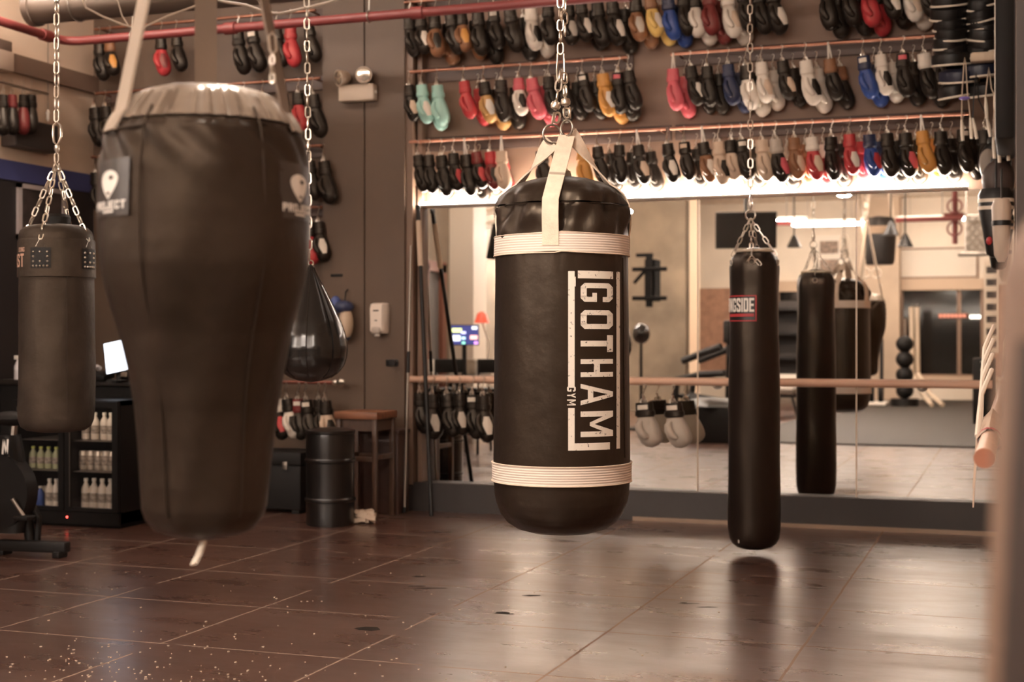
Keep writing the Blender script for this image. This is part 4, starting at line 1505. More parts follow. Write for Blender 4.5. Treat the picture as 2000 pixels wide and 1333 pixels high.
def bottle(x, y, z, h, r, body, cap, label, name='drink_bottle'):
    k = (h, r, body)
    t = thing(name, label, 'bottle' if 'bottle' in name else 'can', (x, y, z), group='drinks in the fridge')
    if k not in BTM:
        if cap:
            BTM[k] = (MB().lathe([(r * .9, 0), (r, .008), (r, h * .62), (r * .9, h * .70), (r * .42, h * .84), (r * .40, h * .90)], 16).mesh('bottle_body', BT[body]),
                      MB().lathe([(r * .5, h * .90), (r * .5, h * .99), (r * .44, h)], 14).mesh('cap', CAPS[cap]),
                      MB().lathe([(r * 1.02, h * .22), (r * 1.02, h * .52)], 16, cap=False).mesh('bottle_label', mat('label_grey_print', (.30, .24, .19), .5, var=.6, vscale=40) if body != 'b' else BT['b']))
        else:
            BTM[k] = (MB().lathe([(r * .8, 0), (r, .012), (r, h * .9), (r * .82, h)], 16).mesh('can_body', BT[body]), None,
                      MB().lathe([(r * 1.02, h * .25), (r * 1.02, h * .75)], 16, cap=False).mesh('can_label', mat('label_grey_print', (.30, .24, .19), .5, var=.6, vscale=40)))
    a, b, c_ = BTM[k]
    for me in (a, b, c_):
        if me is not None:
            o = bpy.data.objects.new(me.name, me)
            COL.objects.link(o)
            o.parent = t


fxc = (fx0 + fx1) / 2
SH = {(1, 2): ('w', 'w', .19, .030, [150, 168, 186, 204, 217], 'top shelf behind the pillar-side fridge door', 'white bottle'), (1, 1): ('c', '', .135, .031, [163, 178, 193, 207, 219], 'middle shelf behind the pillar-side fridge door', 'pale printed can'),
      (1, 0): ('w', 'w', .215, .033, [168, 184, 200, 216], 'bottom shelf behind the pillar-side fridge door', 'white bottle'), (0, 1): ('g', 'g', .155, .028, [52, 65, 80, 95, 110], 'middle shelf behind the bike-side fridge door', 'pale green-capped bottle'),
      (0, 0): ('b', 'b', .145, .027, [54, 66, 79], 'bottom shelf behind the bike-side fridge door', 'blue-bottomed white bottle')}
for (sd, sh), (body, cap, h, r, cols, where, what) in SH.items():
    for i, px in enumerate(cols):
        y = FY + .16 + .01 * (i % 2)
        bottle(XonY(px, y), y, ZSH[sh] if sh else .112, h, r, body, cap, f'{what}, {ORD[i]} along the {where}', 'drink_bottle' if cap else 'drink_can')
for i, px in enumerate((97, 110)):
    bottle(XonY(px, FY + .17), FY + .17, .112, .20, .032, 'w', 'w', f'tall white bottle beside the blue-bottomed ones in the fridge, {"inner" if i else "outer"}', 'drink_bottle')
for i, px in enumerate((80, 92, 104)):
    y = FY + .3
    bottle(XonY(px, y), y, (.112), .13, .034, 'c', '', f'pale can at the back of the lower fridge shelf, {ORD[i]} from the bike', 'drink_can')

# counter with screen and small things
CY = 8.86
cx0, cx1 = XL + .03, XonY(300, CY)
t = thing('reception_counter', 'black reception counter behind the drinks fridge', 'counter', ((cx0 + cx1) / 2, CY + .27, 0))
cw = (cx1 - cx0) / 2
obj('counter_body', MB().b2((-cw, -.25, 0), (cw, .25, .96)), BLACK, t, smooth=False)
obj('countertop', MB().b2((-cw - .0, -.29, .96), (cw + .02, .27, 1.0), .006), mat('dark_countertop', (.025, .02, .017), .3), t)
c = P(229, 688, 10.35)
c.z = 1.0
t = thing('screen', 'tilted bright white tablet screen on the reception counter', 'screen', c, (0, 0, .35))
rot = Euler((-.42, 0, 0)).to_matrix()
rot2 = Euler((-.42, -.22, 0)).to_matrix()
obj('bezel', MB().box((0, 0, .175), (.185, .016, .255), rot2, .004), BLACK, t)
obj('display', MB().box(Vector((0, 0, .175)) + rot2 @ Vector((0, -.009, 0)), (.172, .003, .242), rot2), lamp_mat('white_screen_glow', (.86, .90, 1.0), 1.25), t)
obj('stand', MB().box((0, .03, .03), (.03, .02, .09), None, .004).box((0, .03, .005), (.14, .12, .01), None, .003), BLACKM, t)
c = P(36, 708, 10.7)
c.z = 1.0
t = thing('spray_bottle', 'small pale spray bottle on the counter beside the leather bag', 'bottle', c)
obj('bottle_body', MB().lathe([(.03, 0), (.032, .01), (.032, .10), (.015, .14), (.013, .15)], 16), mat('pale_grey_plastic', (.55, .52, .52), .4), t)
obj('spray_head', MB().box((-.01, 0, .165), (.05, .018, .03), None, .004), PLASTW, t)
c = P(250, 712, 10.5)
c.z = 1.0
t = thing('card_reader', 'small card reader with pale keypad on the counter below the screen', 'card reader', c)
obj('reader_body', MB().box((0, 0, .035), (.08, .11, .07), Euler((-.3, 0, 0)).to_matrix(), .01), BLACKM, t)
obj('keypad', MB().box((0, -.055, .045), (.06, .01, .04), Euler((-.6, 0, 0)).to_matrix(), .002), mat('pale_keys', (.55, .45, .35), .5), t)
c = P(196, 705, 10.5)
c.z = 1.0
t = thing('desk_phone', 'dark desk phone with a pale handset on the counter by the leather bag', 'phone', c)
obj('phone_base', MB().box((0, 0, .03), (.16, .15, .05), Euler((.2, 0, 0)).to_matrix(), .01), BLACKM, t)
obj('handset', MB().tube([(-.06, -.05, .07), (-.06, -.04, .09), (-.06, .05, .10), (-.06, .07, .085)], [.022, .016, .016, .022], 8), mat('pale_grey_plastic', (.55, .52, .52), .4), t)
# framed notice on the dark side wall
c = Vector((XL + .006, 0, 0))
dl = depX(80, XL)
_, yy = XY(78, dl)
t = thing('picture_frame', 'pale framed notice on the dark wall behind the bag chains', 'picture frame', (XL + .004, yy, ZZ(418, dl)))
fw_, fh_ = .30, .215
obj('frame', MB().b2((0, -fw_, fh_ - .035), (.02, fw_, fh_)).b2((0, -fw_, -fh_), (.02, fw_, -fh_ + .035)).b2((0, -fw_, -fh_), (.02, -fw_ + .05, fh_)).b2((0, fw_ - .05, -fh_), (.02, fw_, fh_)), mat('pale_grey_frame', (.42, .36, .34), .5), t, smooth=False)
obj('print', MB().b2((0, -fw_ + .05, -fh_ + .035), (.008, fw_ - .05, fh_ - .035)), mat('dark_poster_print', (.05, .035, .03), .5, var=.5, vscale=8), t, smooth=False)

# ------------------------------------------------------------------ upper side wall, duct, ropes of cable
t = thing('air_duct', 'round grey duct end high in the corner above the red pipe', 'duct', (XonY(62, 8.6), 8.6, ZonY(62, 16, 8.6)))
obj('duct_pipe', MB().cyl((0, 0, 0), (2.3, 0, 0), .12, 28), mat('duct_grey_beige', (.13, .095, .072), .5, .1), t)
obj('duct_collar', MB().lathe([(.12, 0), (.135, 0), (.135, .05), (.12, .05)], 28, fn=None), mat('duct_grey_beige', (.13, .095, .072), .5, .1), t).rotation_euler = (0, PI / 2, 0)
obj('duct_mouth', MB().cyl((-.002, 0, 0), (.01, 0, 0), .112, 28), BLACK, t)
for x in (.4, 1.9):
    obj('hanging_strap', MB().tube([(x, .125 * math.cos(a), .125 * math.sin(a)) for a in [2 * PI * k / 20 for k in range(20)]], .006, 6, closed=True).cyl((x, 0, .12), (x, 0, CEIL - ZonY(62, 16, 8.6)), .006, 6), STEEL_D, t)
pts = [P(160, -5, 9.0), P(168, 15, 9.0), P(200, 32, 9.0), P(240, 48, 9.0), P(262, 55, 9.0), P(275, 56, 9.0), P(330, 30, 9.0), P(420, -2, 9.0)]
o = tag(obj('hanging_cable', MB().tube(pts, .007, 6), mat('pale_cable', (.45, .36, .28), .5)), 'thin pale cable sagging under the ceiling beside the tapered bag strap', 'cable')
pts = [P(425, 0, 9.0), P(440, 4, 9.0), P(480, 10, 9.0), P(520, 24, 9.0), P(545, 27, 9.0), P(570, 22, 9.0), P(640, 5, 9.0), P(680, -8, 9.0)]
o = tag(obj('hanging_cable', MB().tube(pts, .009, 6), mat('pale_cable', (.45, .36, .28), .5)), 'pale cable drooping behind the second wide strap near the pillar', 'cable')
pts = [P(228, -5, 9.0), P(238, 30, 9.0), P(250, 49, 9.0)]
o = tag(obj('hanging_cable', MB().tube(pts, .005, 6), mat('pale_cable', (.45, .36, .28), .5)), 'short pale cable joining the sagging one near the strap', 'cable')
# speaker and gloves on the side wall
dl = depX(40, XL)
_, yy = XY(45, depX(45, XL))
t = thing('wall_speaker', 'dark square speaker box on the plaster wall above the blue band', 'speaker', (XL + .002, yy, ZZ(268, dl)))
obj('cabinet', MB().b2((0, -.26, -.10), (.13, .26, .12), .006), mat('dark_brown_box', (.05, .035, .028), .5), t)
obj('grille_cloth', MB().b2((.13, -.24, -.085), (.136, .24, .105)), mat('dark_cloth', (.035, .025, .02), .8), t)
xr = XL + .16
for i, (px, code, l) in enumerate(((6, 'kkw-', 'black boxing glove with pale palm on the side-wall rack, farthest from the corner'), (24, 'kd--', 'black boxing glove with dark red cuff in the middle of the side-wall rack'), (46, 'dk--', 'dark red boxing glove with black cuff on the side-wall rack'), (62, 'kk-w', 'black boxing glove with pale tab on the side-wall rack, beside the chain'))):
    dl = depX(px, xr)
    x, y = XY(px, dl)
    glove(x, y, ZZ(188, dl), code, l, 'gloves on the side-wall rack', (0, -.1, -.9), 1.05)
x, y = XY(-30, depX(-30, xr))
x2, y2 = XY(44, depX(44, xr))
t = thing('glove_rail', 'short chrome glove rack on the plaster side wall', 'rail', (xr, min(y, y2), ZZ(165, depX(20, xr))))
L = abs(y2 - y) + .3
obj('rail_pipe', MB().cyl((0, 0, 0), (0, L, 0), .012, 10), STEEL, t)
for q in (.1, L - .05):
    obj('hanging_bracket', MB().cyl((-.155, q, 0), (0, q, 0), .010, 8), STEEL, t)
dl = depX(5, XL + .1)
x, y = XY(4, dl)
t = thing('junction_box', 'beige electrical box on the plaster wall under the red pipe', 'electrical box', (XL + .002, y, ZZ(118, dl)))
obj('box_body', MB().b2((0, -.16, -.07), (.11, .12, .08), .006), mat('beige_metal_box', (.40, .30, .23), .5), t)
obj('box_top', MB().b2((0, -.15, .08), (.10, .11, .16), .006), mat('brown_metal_box', (.12, .08, .06), .5), t)
dl = depX(98, XL + .05)
x, y = XY(98, dl)
t = thing('pull_chain', 'thin pull chain with a small handle on the plaster wall', 'chain', (XL + .03, y, ZZ(225, dl)))
obj('hanging_cord', MB().cyl((0, 0, .04), (0, 0, 1.0), .004, 6), STEEL_D, t)
obj('handle', MB().lathe([(.006, -.05), (.016, -.03), (.012, .0), (.018, .02), (.005, .045)], 12), PLASTW, t)

# ------------------------------------------------------------------ exercise bike at the frame edge
o0 = P(60, 1080, 8.55)
ax = XonY(138, o0.y) - o0.x
t = thing('exercise_bike', 'dark exercise bike partly out of frame in front of the drinks fridge', 'exercise bike', (o0.x, o0.y, 0))
BK = mat('bike_black', (.008, .0063, .0055), .5, spec=.3)


def bl(px, py, d=8.6, dy=0.):
    v = P(px, py, d) - Vector((o0.x, o0.y, 0))
    return v + Vector((0, dy, 0))


obj('foot_bar', MB().box((.02, 0, .06), (.46, .075, .065), Euler((0, 0, .1)).to_matrix(), .012), BK, t)
for s in (-.19, .21):
    obj('foot_cap', MB().box((s, 0, .02), (.05, .09, .04), None, .008), BLACK, t)
obj('main_frame', MB().tube([bl(60, 1064), bl(55, 1020), bl(45, 960), bl(20, 900), bl(-20, 880)], [.03, .032, .036, .04, .04], 10), BK, t)
obj('rear_strut', MB().tube([bl(72, 1064), bl(76, 1010), bl(60, 985)], .02, 8), BK, t)
obj('seat_post', MB().tube([bl(20, 900), bl(26, 850), bl(28, 828)], .022, 8), STEEL_D, t)
obj('seat', MB().ell(bl(22, 818), (.13, .10, .045), 18, 8), BLACK, t)
obj('flywheel_cover', MB().tube([bl(2, 960, 8.6, -.05), bl(2, 960, 8.6, .05)], .23, 32), BK, t)
obj('body_shell', MB().rings([oval(bl(20, y).x, bl(20, y).y, bl(20, y).z, a, .07) for y, a in ((1040, .10), (1000, .13), (940, .12), (880, .08), (850, .05))]), BK, t)
obj('pedal', MB().box(bl(48, 1012, 8.45), (.10, .09, .025), None, .006), BLACK, t)
obj('crank_arm', MB().cyl(bl(24, 975, 8.47), bl(46, 1008, 8.47), .012, 8), STEEL_D, t)
lb = bl(11, 873, 8.45)
lbp = obj('side_label', MB().box(lb, (.062, .010, .115), None, .003), BK, t)
mb = MB()
qs, w = letter('N', .55, .17)
for q in qs:
    quad_grid(mb, q, lambda lx, ly: lb + Vector((-.024 + lx * .08 + ly * .008, -.0065, -.045 + ly * .09)), 1)
obj('printed_letter', mb, WHITE_LABEL, lbp)
EXPOSURE = 1.45
# ------------------------------------------------------------------ post close to the lens at the frame edge
t = thing('padded_post', 'tall tan and dark brown padded post standing very close at the frame edge', 'post', (0, 1.15, 0))


def prect(z, x0, x1, y0, y1, ins=0.):
    pts = []
    for cx_, cy_, a0 in ((x1 - .01, y1 - .01, 0), (x0 + .01, y1 - .01, PI / 2), (x0 + .01, y0 + .01, PI), (x1 - .01, y0 + .01, 1.5 * PI)):
        for k in range(4):
            a = a0 + PI / 2 * k / 3
            pts.append(Vector((cx_ + (.01 - ins) * math.cos(a), cy_ + (.01 - ins) * math.sin(a), z)))
    return pts


H = ZZ(436, 1.15)
xt = lambda z: -.019 + (z - 1.14) * .034
xd = lambda z: -.0125 + (z - 1.02) * .048
obj('post_pad', MB().rings([prect(z, xt(z) + e_, xt(z) + .12, -.03, .05, i_) for z, i_, e_ in ((.02, .006, 0), (.04, 0, 0), (H * .5, 0, 0), (H - .05, 0, 0), (H - .02, .003, .004), (H, .009, .014))]), mat('tan_vinyl', (.17, .105, .072), .5), t)
obj('post_cover', MB().rings([prect(z, xd(z), xd(z) + .12, -.055, -.028, 0) for z in (.02, H * .5, 1.30)]), mat('dark_brown_vinyl', (.040, .026, .021), .5), t)
obj('base_plate', MB().b2((-.09, -.12, 0), (.12, .12, .02), .004), BLACK, t)

struct('trim_7', MB().b2((-.002, 3.10, 0), (.21, 3.2, CEIL)), mat('dark_brown_jamb', (.035, .024, .019), .6))
# ------------------------------------------------------------------ columns of nested pads and things hung in the corner
PADK = mat('pad_black', (.010, .0078, .0066), .42, spec=.35)
PADN = mat('pad_navy_black', (.016, .018, .035), .4)
PIPW = mat('pad_white_piping', (.70, .60, .48), .45)
PADM = {}


def pad_meshes(w, d):
    k = (w, d)
    if k not in PADM:
        def arc(r, z, n=16, a0=PI * 1.02, a1=PI * 1.98):
            return [Vector((w / 2 * r * math.cos(a0 + (a1 - a0) * i / n), d * r * math.sin(a0 + (a1 - a0) * i / n), z)) for i in range(n + 1)]
        mb = MB()
        rings = []
        for i in range(17):
            c0 = arc(1, 0)[i]
            c1 = arc(.62, 0)[i]
            rings.append([c0 + Vector((0, 0, -.03)), c0 * 1.03 + Vector((0, 0, .0)), c0 + Vector((0, 0, .035)), c1 + Vector((0, 0, .055)), c1 + Vector((0, 0, -.02))])
        mb.rings(rings)
        sh = mb.mesh('curved_pad', PADK)
        pip = MB().tube([p * 1.015 + Vector((0, 0, -.03)) for p in arc(1, 0)], .007, 6).mesh('white_piping', PIPW)
        st = MB().ribbon([Vector((-w * .32, 0, .05)), Vector((-w * .1, d * .28, .06)), Vector((w * .1, d * .28, .06)), Vector((w * .32, 0, .05))], (0, 0, 1), .03, .006).mesh('hanging_strap', BLACK)
        PADM[k] = (sh, pip, st)
    return PADM[k]


def nested_pad(x, y, z, w, d, label, rot, group, m=None):
    t = thing('punch_pad', label, 'punch pad', (x, y, z), rot, group)
    for me in pad_meshes(w, d):
        o = bpy.data.objects.new(me.name, me)
        COL.objects.link(o)
        o.parent = t
        if m is not None and me.name.startswith('curved'):
            o.material_slots[0].link = 'OBJECT'
            o.material_slots[0].material = m
    return t


PYC = 9.45
for col, (px, ys) in enumerate(((1856, [-22, 0, 26, 48, 66, 84, 101]), (1921, [-20, -4, 12, 30, 44, 57, 70, 86, 100]))):
    x = XonY(px, PYC)
    for i, py in enumerate(ys):
        big = .24 if (col == 0 and i < 3) else .205
        nested_pad(x + R.uniform(-.012, .012), PYC + R.uniform(-.01, .01), ZonY(px, py, PYC), big, .14, f'black curved punch pad with white edge, {ORD[i]} from the top of the {"mirror-side" if col == 0 else "corner-side"} column', (R.uniform(.24, .36), R.uniform(-.16, .16), R.uniform(-.25, .25)), 'punch pads nested in the corner columns')
    t = thing('hanging_rope', f'dark cord carrying the {"mirror-side" if col == 0 else "corner-side"} column of nested punch pads', 'rope', (x, PYC + .02, ZonY(px, 120, PYC)))
    obj('hanging_cord', MB().cyl((0, 0, 0), (0, 0, CEIL - ZonY(px, 120, PYC)), .008, 6), BLACK, t)
# bigger pads under the columns
for px, py, w, m, l in ((1862, 118, .26, PADK, 'wide black punch pad with long white edge ending the mirror-side column'), (1872, 150, .24, PADN, 'navy black punch pad hanging under the mirror-side column'), (1918, 140, .25, PADN, 'navy black punch pad under the white block of the corner-side column'),
                        (1868, 180, .22, PADK, 'black punch pad with pale strap above the long middle rail end'), (1925, 176, .24, PADK, 'lowest black punch pad of the corner-side column, above the ropes')):
    nested_pad(XonY(px, PYC), PYC, ZonY(px, py, PYC), w, .15, l, (R.uniform(.12, .24), R.uniform(-.15, .15), R.uniform(-.2, .2)), 'big punch pads in the corner', m)
c = Vector((XonY(1920, 9.3), 9.3, ZonY(1920, 113, 9.3)))
t = thing('foam_block', 'cream foam block wedged at the foot of the corner-side pad column', 'pad', c)
obj('foam_body', MB().box((0, 0, 0), (.15, .10, .06), None, .015), mat('cream_foam', (.55, .42, .30), .7), t)
obj('hanging_loop', MB().tube([(0, .03, .03), (0, .06, .12), (0, .10, .2)], .006, 6), BLACK, t)
# jump ropes
HAND = mat('rope_handle_white', (.72, .62, .50), .4)
ROPE = mat('rope_cream', (.50, .38, .28), .5)
for i, (px, y0, y1, l) in enumerate(((1884, 120, 265, 'cream jump rope with white handles nearest the mirror, purple tie on it'), (1906, 150, 262, 'dark jump rope with slanted white handles beside the purple tie'), (1931, 140, 222, 'thin cream jump rope hanging between the pad columns'),
                                     (1946, 180, 300, 'long cream jump rope in front of the black corner panel'), (1956, 176, 308, 'longest cream jump rope hanging closest to the side wall'))):
    y = 9.28 - .03 * i
    x, zt, zb = XonY(px, y), ZonY(px, y0, y), ZonY(px, y1, y)
    t = thing('jump_rope', l, 'jump rope', (x, y, zt), group='jump ropes hung in the corner')
    sl = .04 if i == 1 else .012
    h = zt - zb
    obj('hanging_cord', MB().tube([(-.018, 0, -h + .10), (-.014, 0, -h * .4), (-.004, 0, -.02), (0, .02, .03), (.008, 0, -.02), (.016, 0, -h * .4), (.022 + sl, 0, -h + .11)], .0042, 6), BLACKM if i == 1 else ROPE, t)
    for sx, dz in ((-.018, .10), (.022 + sl, .11)):
        obj('handle', MB().tube([(sx, 0, -h + dz), (sx + sl * .3, 0, -h + dz - .06), (sx + sl * .6, 0, -h + dz - .13)], [.006, .011, .010], 8), HAND, t)
    if i == 0:
        obj('tie', MB().ell((0, -.01, -h * .5), (.035, .02, .012), 12, 6), mat('purple_tie', (.18, .12, .42), .5), t)
# black panel on the side wall, bags and guards below
y0 = 8.9
t = thing('wall_pad', 'tall flat black pad mounted high on the side wall', 'wall pad', (-.012, y0, 0))
zb, zt = ZZ(318, 9.0), 3.95
obj('pad_body', MB().b2((-.10, -.5, zb), (.008, .45, zt), .02), mat('pad_satin_black', (.009, .007, .006), .6, spec=.25), t)
obj('pad_edge_trim', MB().b2((-.104, -.5, zb), (-.098, -.49, zt)), STEEL_D, t)


def blob(name, label, cat, px, py, y, parts, group=None):
    c = Vector((XonY(px, y), y, ZonY(px, py, y)))
    t = thing(name, label, cat, c, (0, 0, 0), group)
    for (nm, cc, rad, m) in parts:
        obj(nm, MB().ell(cc, rad, 18, 10), m, t)
    obj('hanging_loop', MB().tube([(0, .03, .08), (0, .05, .2), (.02, .08, .32)], .006, 6), BLACK, t)
    return t


blob('focus_mitt', 'round black focus mitt with grey palm hanging at the rail end in the corner', 'focus mitt', 1944, 318, 9.5, [('mitt_body', (0, 0, 0), (.10, .06, .14), PADK), ('palm_target', (-.045, -.05, .0), (.05, .02, .085), mat('mitt_grey', (.26, .21, .17), .5)), ('cuff', (0, .02, .14), (.05, .04, .05), PADK)])
blob('focus_mitt', 'large dark brown round focus mitt below the grey-palmed one', 'focus mitt', 1950, 352, 9.35, [('mitt_body', (0, 0, 0), (.10, .07, .13), mat('mitt_brown', (.06, .038, .03), .5)), ('cuff', (0, .03, .12), (.05, .04, .05), PADK)])
# shin guards with pale stripes
c = Vector((XonY(1945, 9.2), 9.2, ZonY(1945, 375, 9.2)))
t = thing('shin_guard', 'dark shin guard with two pale stripes hanging in the corner over the mirror end', 'shin guard', c)
obj('guard_shell', MB().rings([oval(0, 0, z, a, b) for z, a, b in ((.02, .085, .055), (-.02, .105, .065), (-.12, .10, .065), (-.25, .075, .055), (-.38, .055, .045), (-.40, .03, .03))]), PADK, t)
for z, a in ((-.055, .106), (-.10, .104)):
    obj('pale_stripe', MB().rings([oval(0, 0, z + q, a + .002, .068) for q in (-.011, .011)], False, False), HAND, t)
obj('red_patch', MB().ell((-.035, -.03, -.30), (.022, .03, .03), 10, 6), PRINT_RED, t)
obj('hanging_loop', MB().tube([(0, .03, .0), (0, .05, .15), (0, .08, .3)], .006, 6), BLACK, t)
c = Vector((XonY(1984, 8.6) - .02, 8.6, ZonY(1984, 395, 8.6)))
t = thing('shin_guard', 'pale shin guard hanging against the side wall next to the striped one', 'shin guard', (-.08, 8.6, c.z))
obj('guard_shell', MB().rings([oval(0, 0, z, a, b) for z, a, b in ((.02, .04, .05), (-.02, .055, .06), (-.15, .05, .06), (-.3, .04, .045), (-.34, .02, .02))]), mat('guard_pale', (.52, .42, .33), .5), t)
obj('hanging_strap', MB().rings([oval(0, 0, -.12 + q, .054, .063) for q in (-.015, .015)], False, False), PADK, t)
obj('hanging_loop', MB().cyl((0, .0, 0), (0, .06, .2), .006, 6), PADK, t)
# wraps draped over the side barre
t = thing('hand_wraps', 'pale striped hand wraps draped over the side-wall barre, tied with red', 'hand wraps', (-.077, 4.55, 1.0))
WR = mat('pale_wrap_cloth', (.60, .46, .36), .85, var=.1)
for i in range(6):
    y = .04 + i * .11
    o_ = .036 + .003 * i
    w0 = R.uniform(.15, .3)
    pts = [Vector((-o_ - .012, y + .03, -w0)), Vector((-o_ - .004, y + .01, -.08)), Vector((-o_, y, .0)), Vector((-.0, y, o_ + .004)), Vector((o_, y, 0)), Vector((o_ + .006, y + .02, -.1)), Vector((o_ + .008, y + .03, -w0 - .1))]
    obj('cloth_strip', MB().ribbon(pts, (0, 1, .2), .075, .004), WR, t)
for i in range(4):
    y = .1 + i * .16
    pts = [Vector((-.038, y, 0)), Vector((-.034, y + .08, .06 + .03 * i)), Vector((-.03, y + .2, .12 + .05 * i)), Vector((-.0, y + .34, .20 + .05 * i))]
    obj('cord', MB().tube(pts, .008, 6), mat('white_cord', (.75, .66, .56), .7), t)
obj('red_tie', MB().rings([[Vector((.034 * math.cos(a), -.02 + q, .034 * math.sin(a))) for a in [2 * PI * k / 14 for k in range(14)]] for q in (-.035, .035)], False, False), mat('red_tie_cloth', (.42, .03, .05), .7), t)

# ------------------------------------------------------------------ the rest of the gym, behind the camera, seen in the mirrors
struct('floor_mat', MB().b2((-3.35, YB, 0), (XR, 2.18, .02)), M_MAT)
struct('baseboard_left_2', MB().b2((XL, YB, 0), (XL + .02, 3.4, .12)), M_TRIM)
WY = YB + .005
# far windows: dark night glass between the white piers, with mullions
wx = [(XonY(1345, 31.6), XonY(1500, 31.6)), (XonY(1515, 31.6), XonY(1690, 31.6)), (XonY(1757, 31.6), XonY(1922, 31.6))]
M_NIGHT = mat('night_window_glass', (.010, .009, .008), .08, spec=.6)
M_FR = mat('window_frame_brown', (.24, .15, .10), .5)
for i, (a, b) in enumerate(wx[1:]):
    w = struct(f'window_{i + 1}', MB().b2((a, YB - .06, .5), (b, YB - .04, 2.46)), M_NIGHT)
    mm = XonY(1873, 31.6) if i == 1 else (a + b) / 2
    fr = obj('window_frame', MB().b2((a, YB - .08, .5), (a + .07, YB, 2.46)).b2((b - .07, YB - .08, .5), (b, YB, 2.46)).b2((mm - .04, YB - .08, .5), (mm + .04, YB - .01, 2.46)).b2((a, YB - .08, 2.40), (b, YB, 2.46)).b2((a, YB - .08, .5), (b, YB, .56)), M_FR, w, smooth=False)
struct('wall_back_2', MB().b2((XL, YB - .15, .5), (wx[1][0], YB, 2.46)).b2((wx[1][1], YB - .15, .5), (wx[2][0], YB, 2.46)).b2((wx[2][1], YB - .15, .5), (XR, YB, 2.46)), mat('warm_brick_wall', (.36, .20, .13), .8, bump=.5, bscale=14, var=.2, vscale=9))
struct('trim_5', MB().b2((wx[1][0] - .3, YB, 2.36), (wx[2][1] + .3, YB + .10, 2.60)).b2((wx[1][0] - .3, YB, .42), (wx[2][1] + .3, YB + .08, .52)), mat('tan_sill_paint', (.52, .38, .27), .6))
struct('pillar_1', MB().b2((XonY(1690, 31.2), YB, 0), (XonY(1757, 31.2), YB + .55, CEIL)), mat('tan_concrete_pillar', (.44, .33, .24), .7, var=.12, vscale=1.5))
struct('pillar_2', MB().b2((XonY(1230, 25.5), 2 * DM - 25.9, 0), (XonY(1344, 25.5), 2 * DM - 25.2, CEIL)), mat('stained_concrete_pillar', (.20, .155, .11), .75, bump=.2, bscale=10, var=.35, vscale=1.3))
struct('trim_6', MB().b2((XonY(1346, 25.4), 2 * DM - 25.6, 0), (XonY(1362, 25.4), 2 * DM - 25.4, CEIL)), mat('cream_post_paint', (.66, .50, .36), .5))
struct('pillar_3', MB().b2((XL, 1.55, 0), (XL + .35, 2.05, CEIL)), mat('white_painted_pillar', (.66, .58, .48), .6))
struct('door_1', MB().b2((XL, 2.35, 0), (XL + .08, 2.48, 2.3)).b2((XL, 2.95, 0), (XL + .08, 3.08, 2.3)).b2((XL, 2.35, 2.2), (XL + .08, 3.08, 2.34)), mat('red_brown_door_frame', (.20, .075, .045), .5))
struct('window_3', MB().b2((XL - .0, 2.48, 0), (XL + .02, 2.95, 2.2)), mat('grey_door_glass', (.16, .16, .16), .2))


def V(px, py, dv):
    return RV(px, py, dv)


# white pipes with an elbow by the desk
for i, px in enumerate((913, 936)):
    q_ = 20.0 + .0 * i
    a, b, c = V(px, 640, q_), V(px - 1, 420 + 24 * i, q_), V(975, 410 + 26 * i, q_ + .3)
    t = thing('water_pipe', f'white vertical pipe with elbow on the far wall, {"beside the pillar" if i == 0 else "beside the hanging screen"}', 'pipe', (a.x, a.y, 0))
    o0 = Vector((a.x, a.y, 0))
    obj('pipe_run', MB().tube([Vector((0, 0, 0)), b - o0 - Vector((0, 0, .08)), b - o0 + (c - b) * .12, c - o0], .055, 12), PLASTW, t)
    obj('hanging_bracket', MB().tube([Vector((.065 * math.cos(q), .065 * math.sin(q), 2.2)) for q in [2 * PI * k / 12 for k in range(12)]], .01, 6, closed=True), STEEL_D, t)


def hung_tv(px0, px1, y0, y1, dv, label, ang, tilt=.25):
    c = V((px0 + px1) / 2, (y0 + y1) / 2, dv)
    w = (px1 - px0) / FPX * dv
    h = (y1 - y0) / FPX * dv
    t = thing('hanging_tv', label, 'TV', c, (0, 0, ang))
    rm = Euler((-tilt, 0, 0)).to_matrix()
    obj('tv_body', MB().box((0, 0, 0), (w, .07, h), rm, .01), BLACK, t)
    obj('tv_screen', MB().box(rm @ Vector((0, .037, 0)), (w - .05, .006, h - .05), rm), mat('dark_screen', (.02, .018, .016), .15), t)
    obj('hanging_mount', MB().cyl((0, -.05, 0), (0, -.05, CEIL - c.z), .025, 8), BLACKM, t)


hung_tv(950, 1000, 438, 508, 19.5, 'dark TV hung beside the white pipes, near the desk', -1.2)
hung_tv(1398, 1516, 414, 486, 22., 'big dark tilted TV hung from the ceiling behind the slim bag chains', -.2)
# desk with coloured monitor, stools
a = V(900, 700, 18.3)
t = thing('work_desk', 'black desk against the far side wall by the white pillar', 'desk', (a.x, a.y, 0))
obj('desk_top', MB().b2((-.35, -.9, .80), (.35, 1.1, .84), .005), BLACK, t)
for x in (-.3, .3):
    for y in (-.85, 1.05):
        obj('leg', MB().b2((x - .03, y - .03, 0), (x + .03, y + .03, .80)), BLACKM, t)
obj('shelf', MB().b2((-.33, -.85, .42), (.33, 1.05, .45)), mat('shelf_red_brown', (.16, .05, .035), .5), t)
c = V(907, 618, 18.1)
t = thing('monitor', 'monitor with a colourful chart on the black desk', 'monitor', (c.x, c.y, .84), (0, 0, -.75))
w, h = .39, .26
obj('bezel', MB().box((0, 0, .34 + h / 2 + .05), (w, .03, h), None, .006), BLACK, t)
SCR = lamp_mat('screen_navy_glow', (.06, .06, .20), .7)
obj('display', MB().box((0, .017, .39 + h / 2), (w - .02, .004, h - .02)), SCR, t)
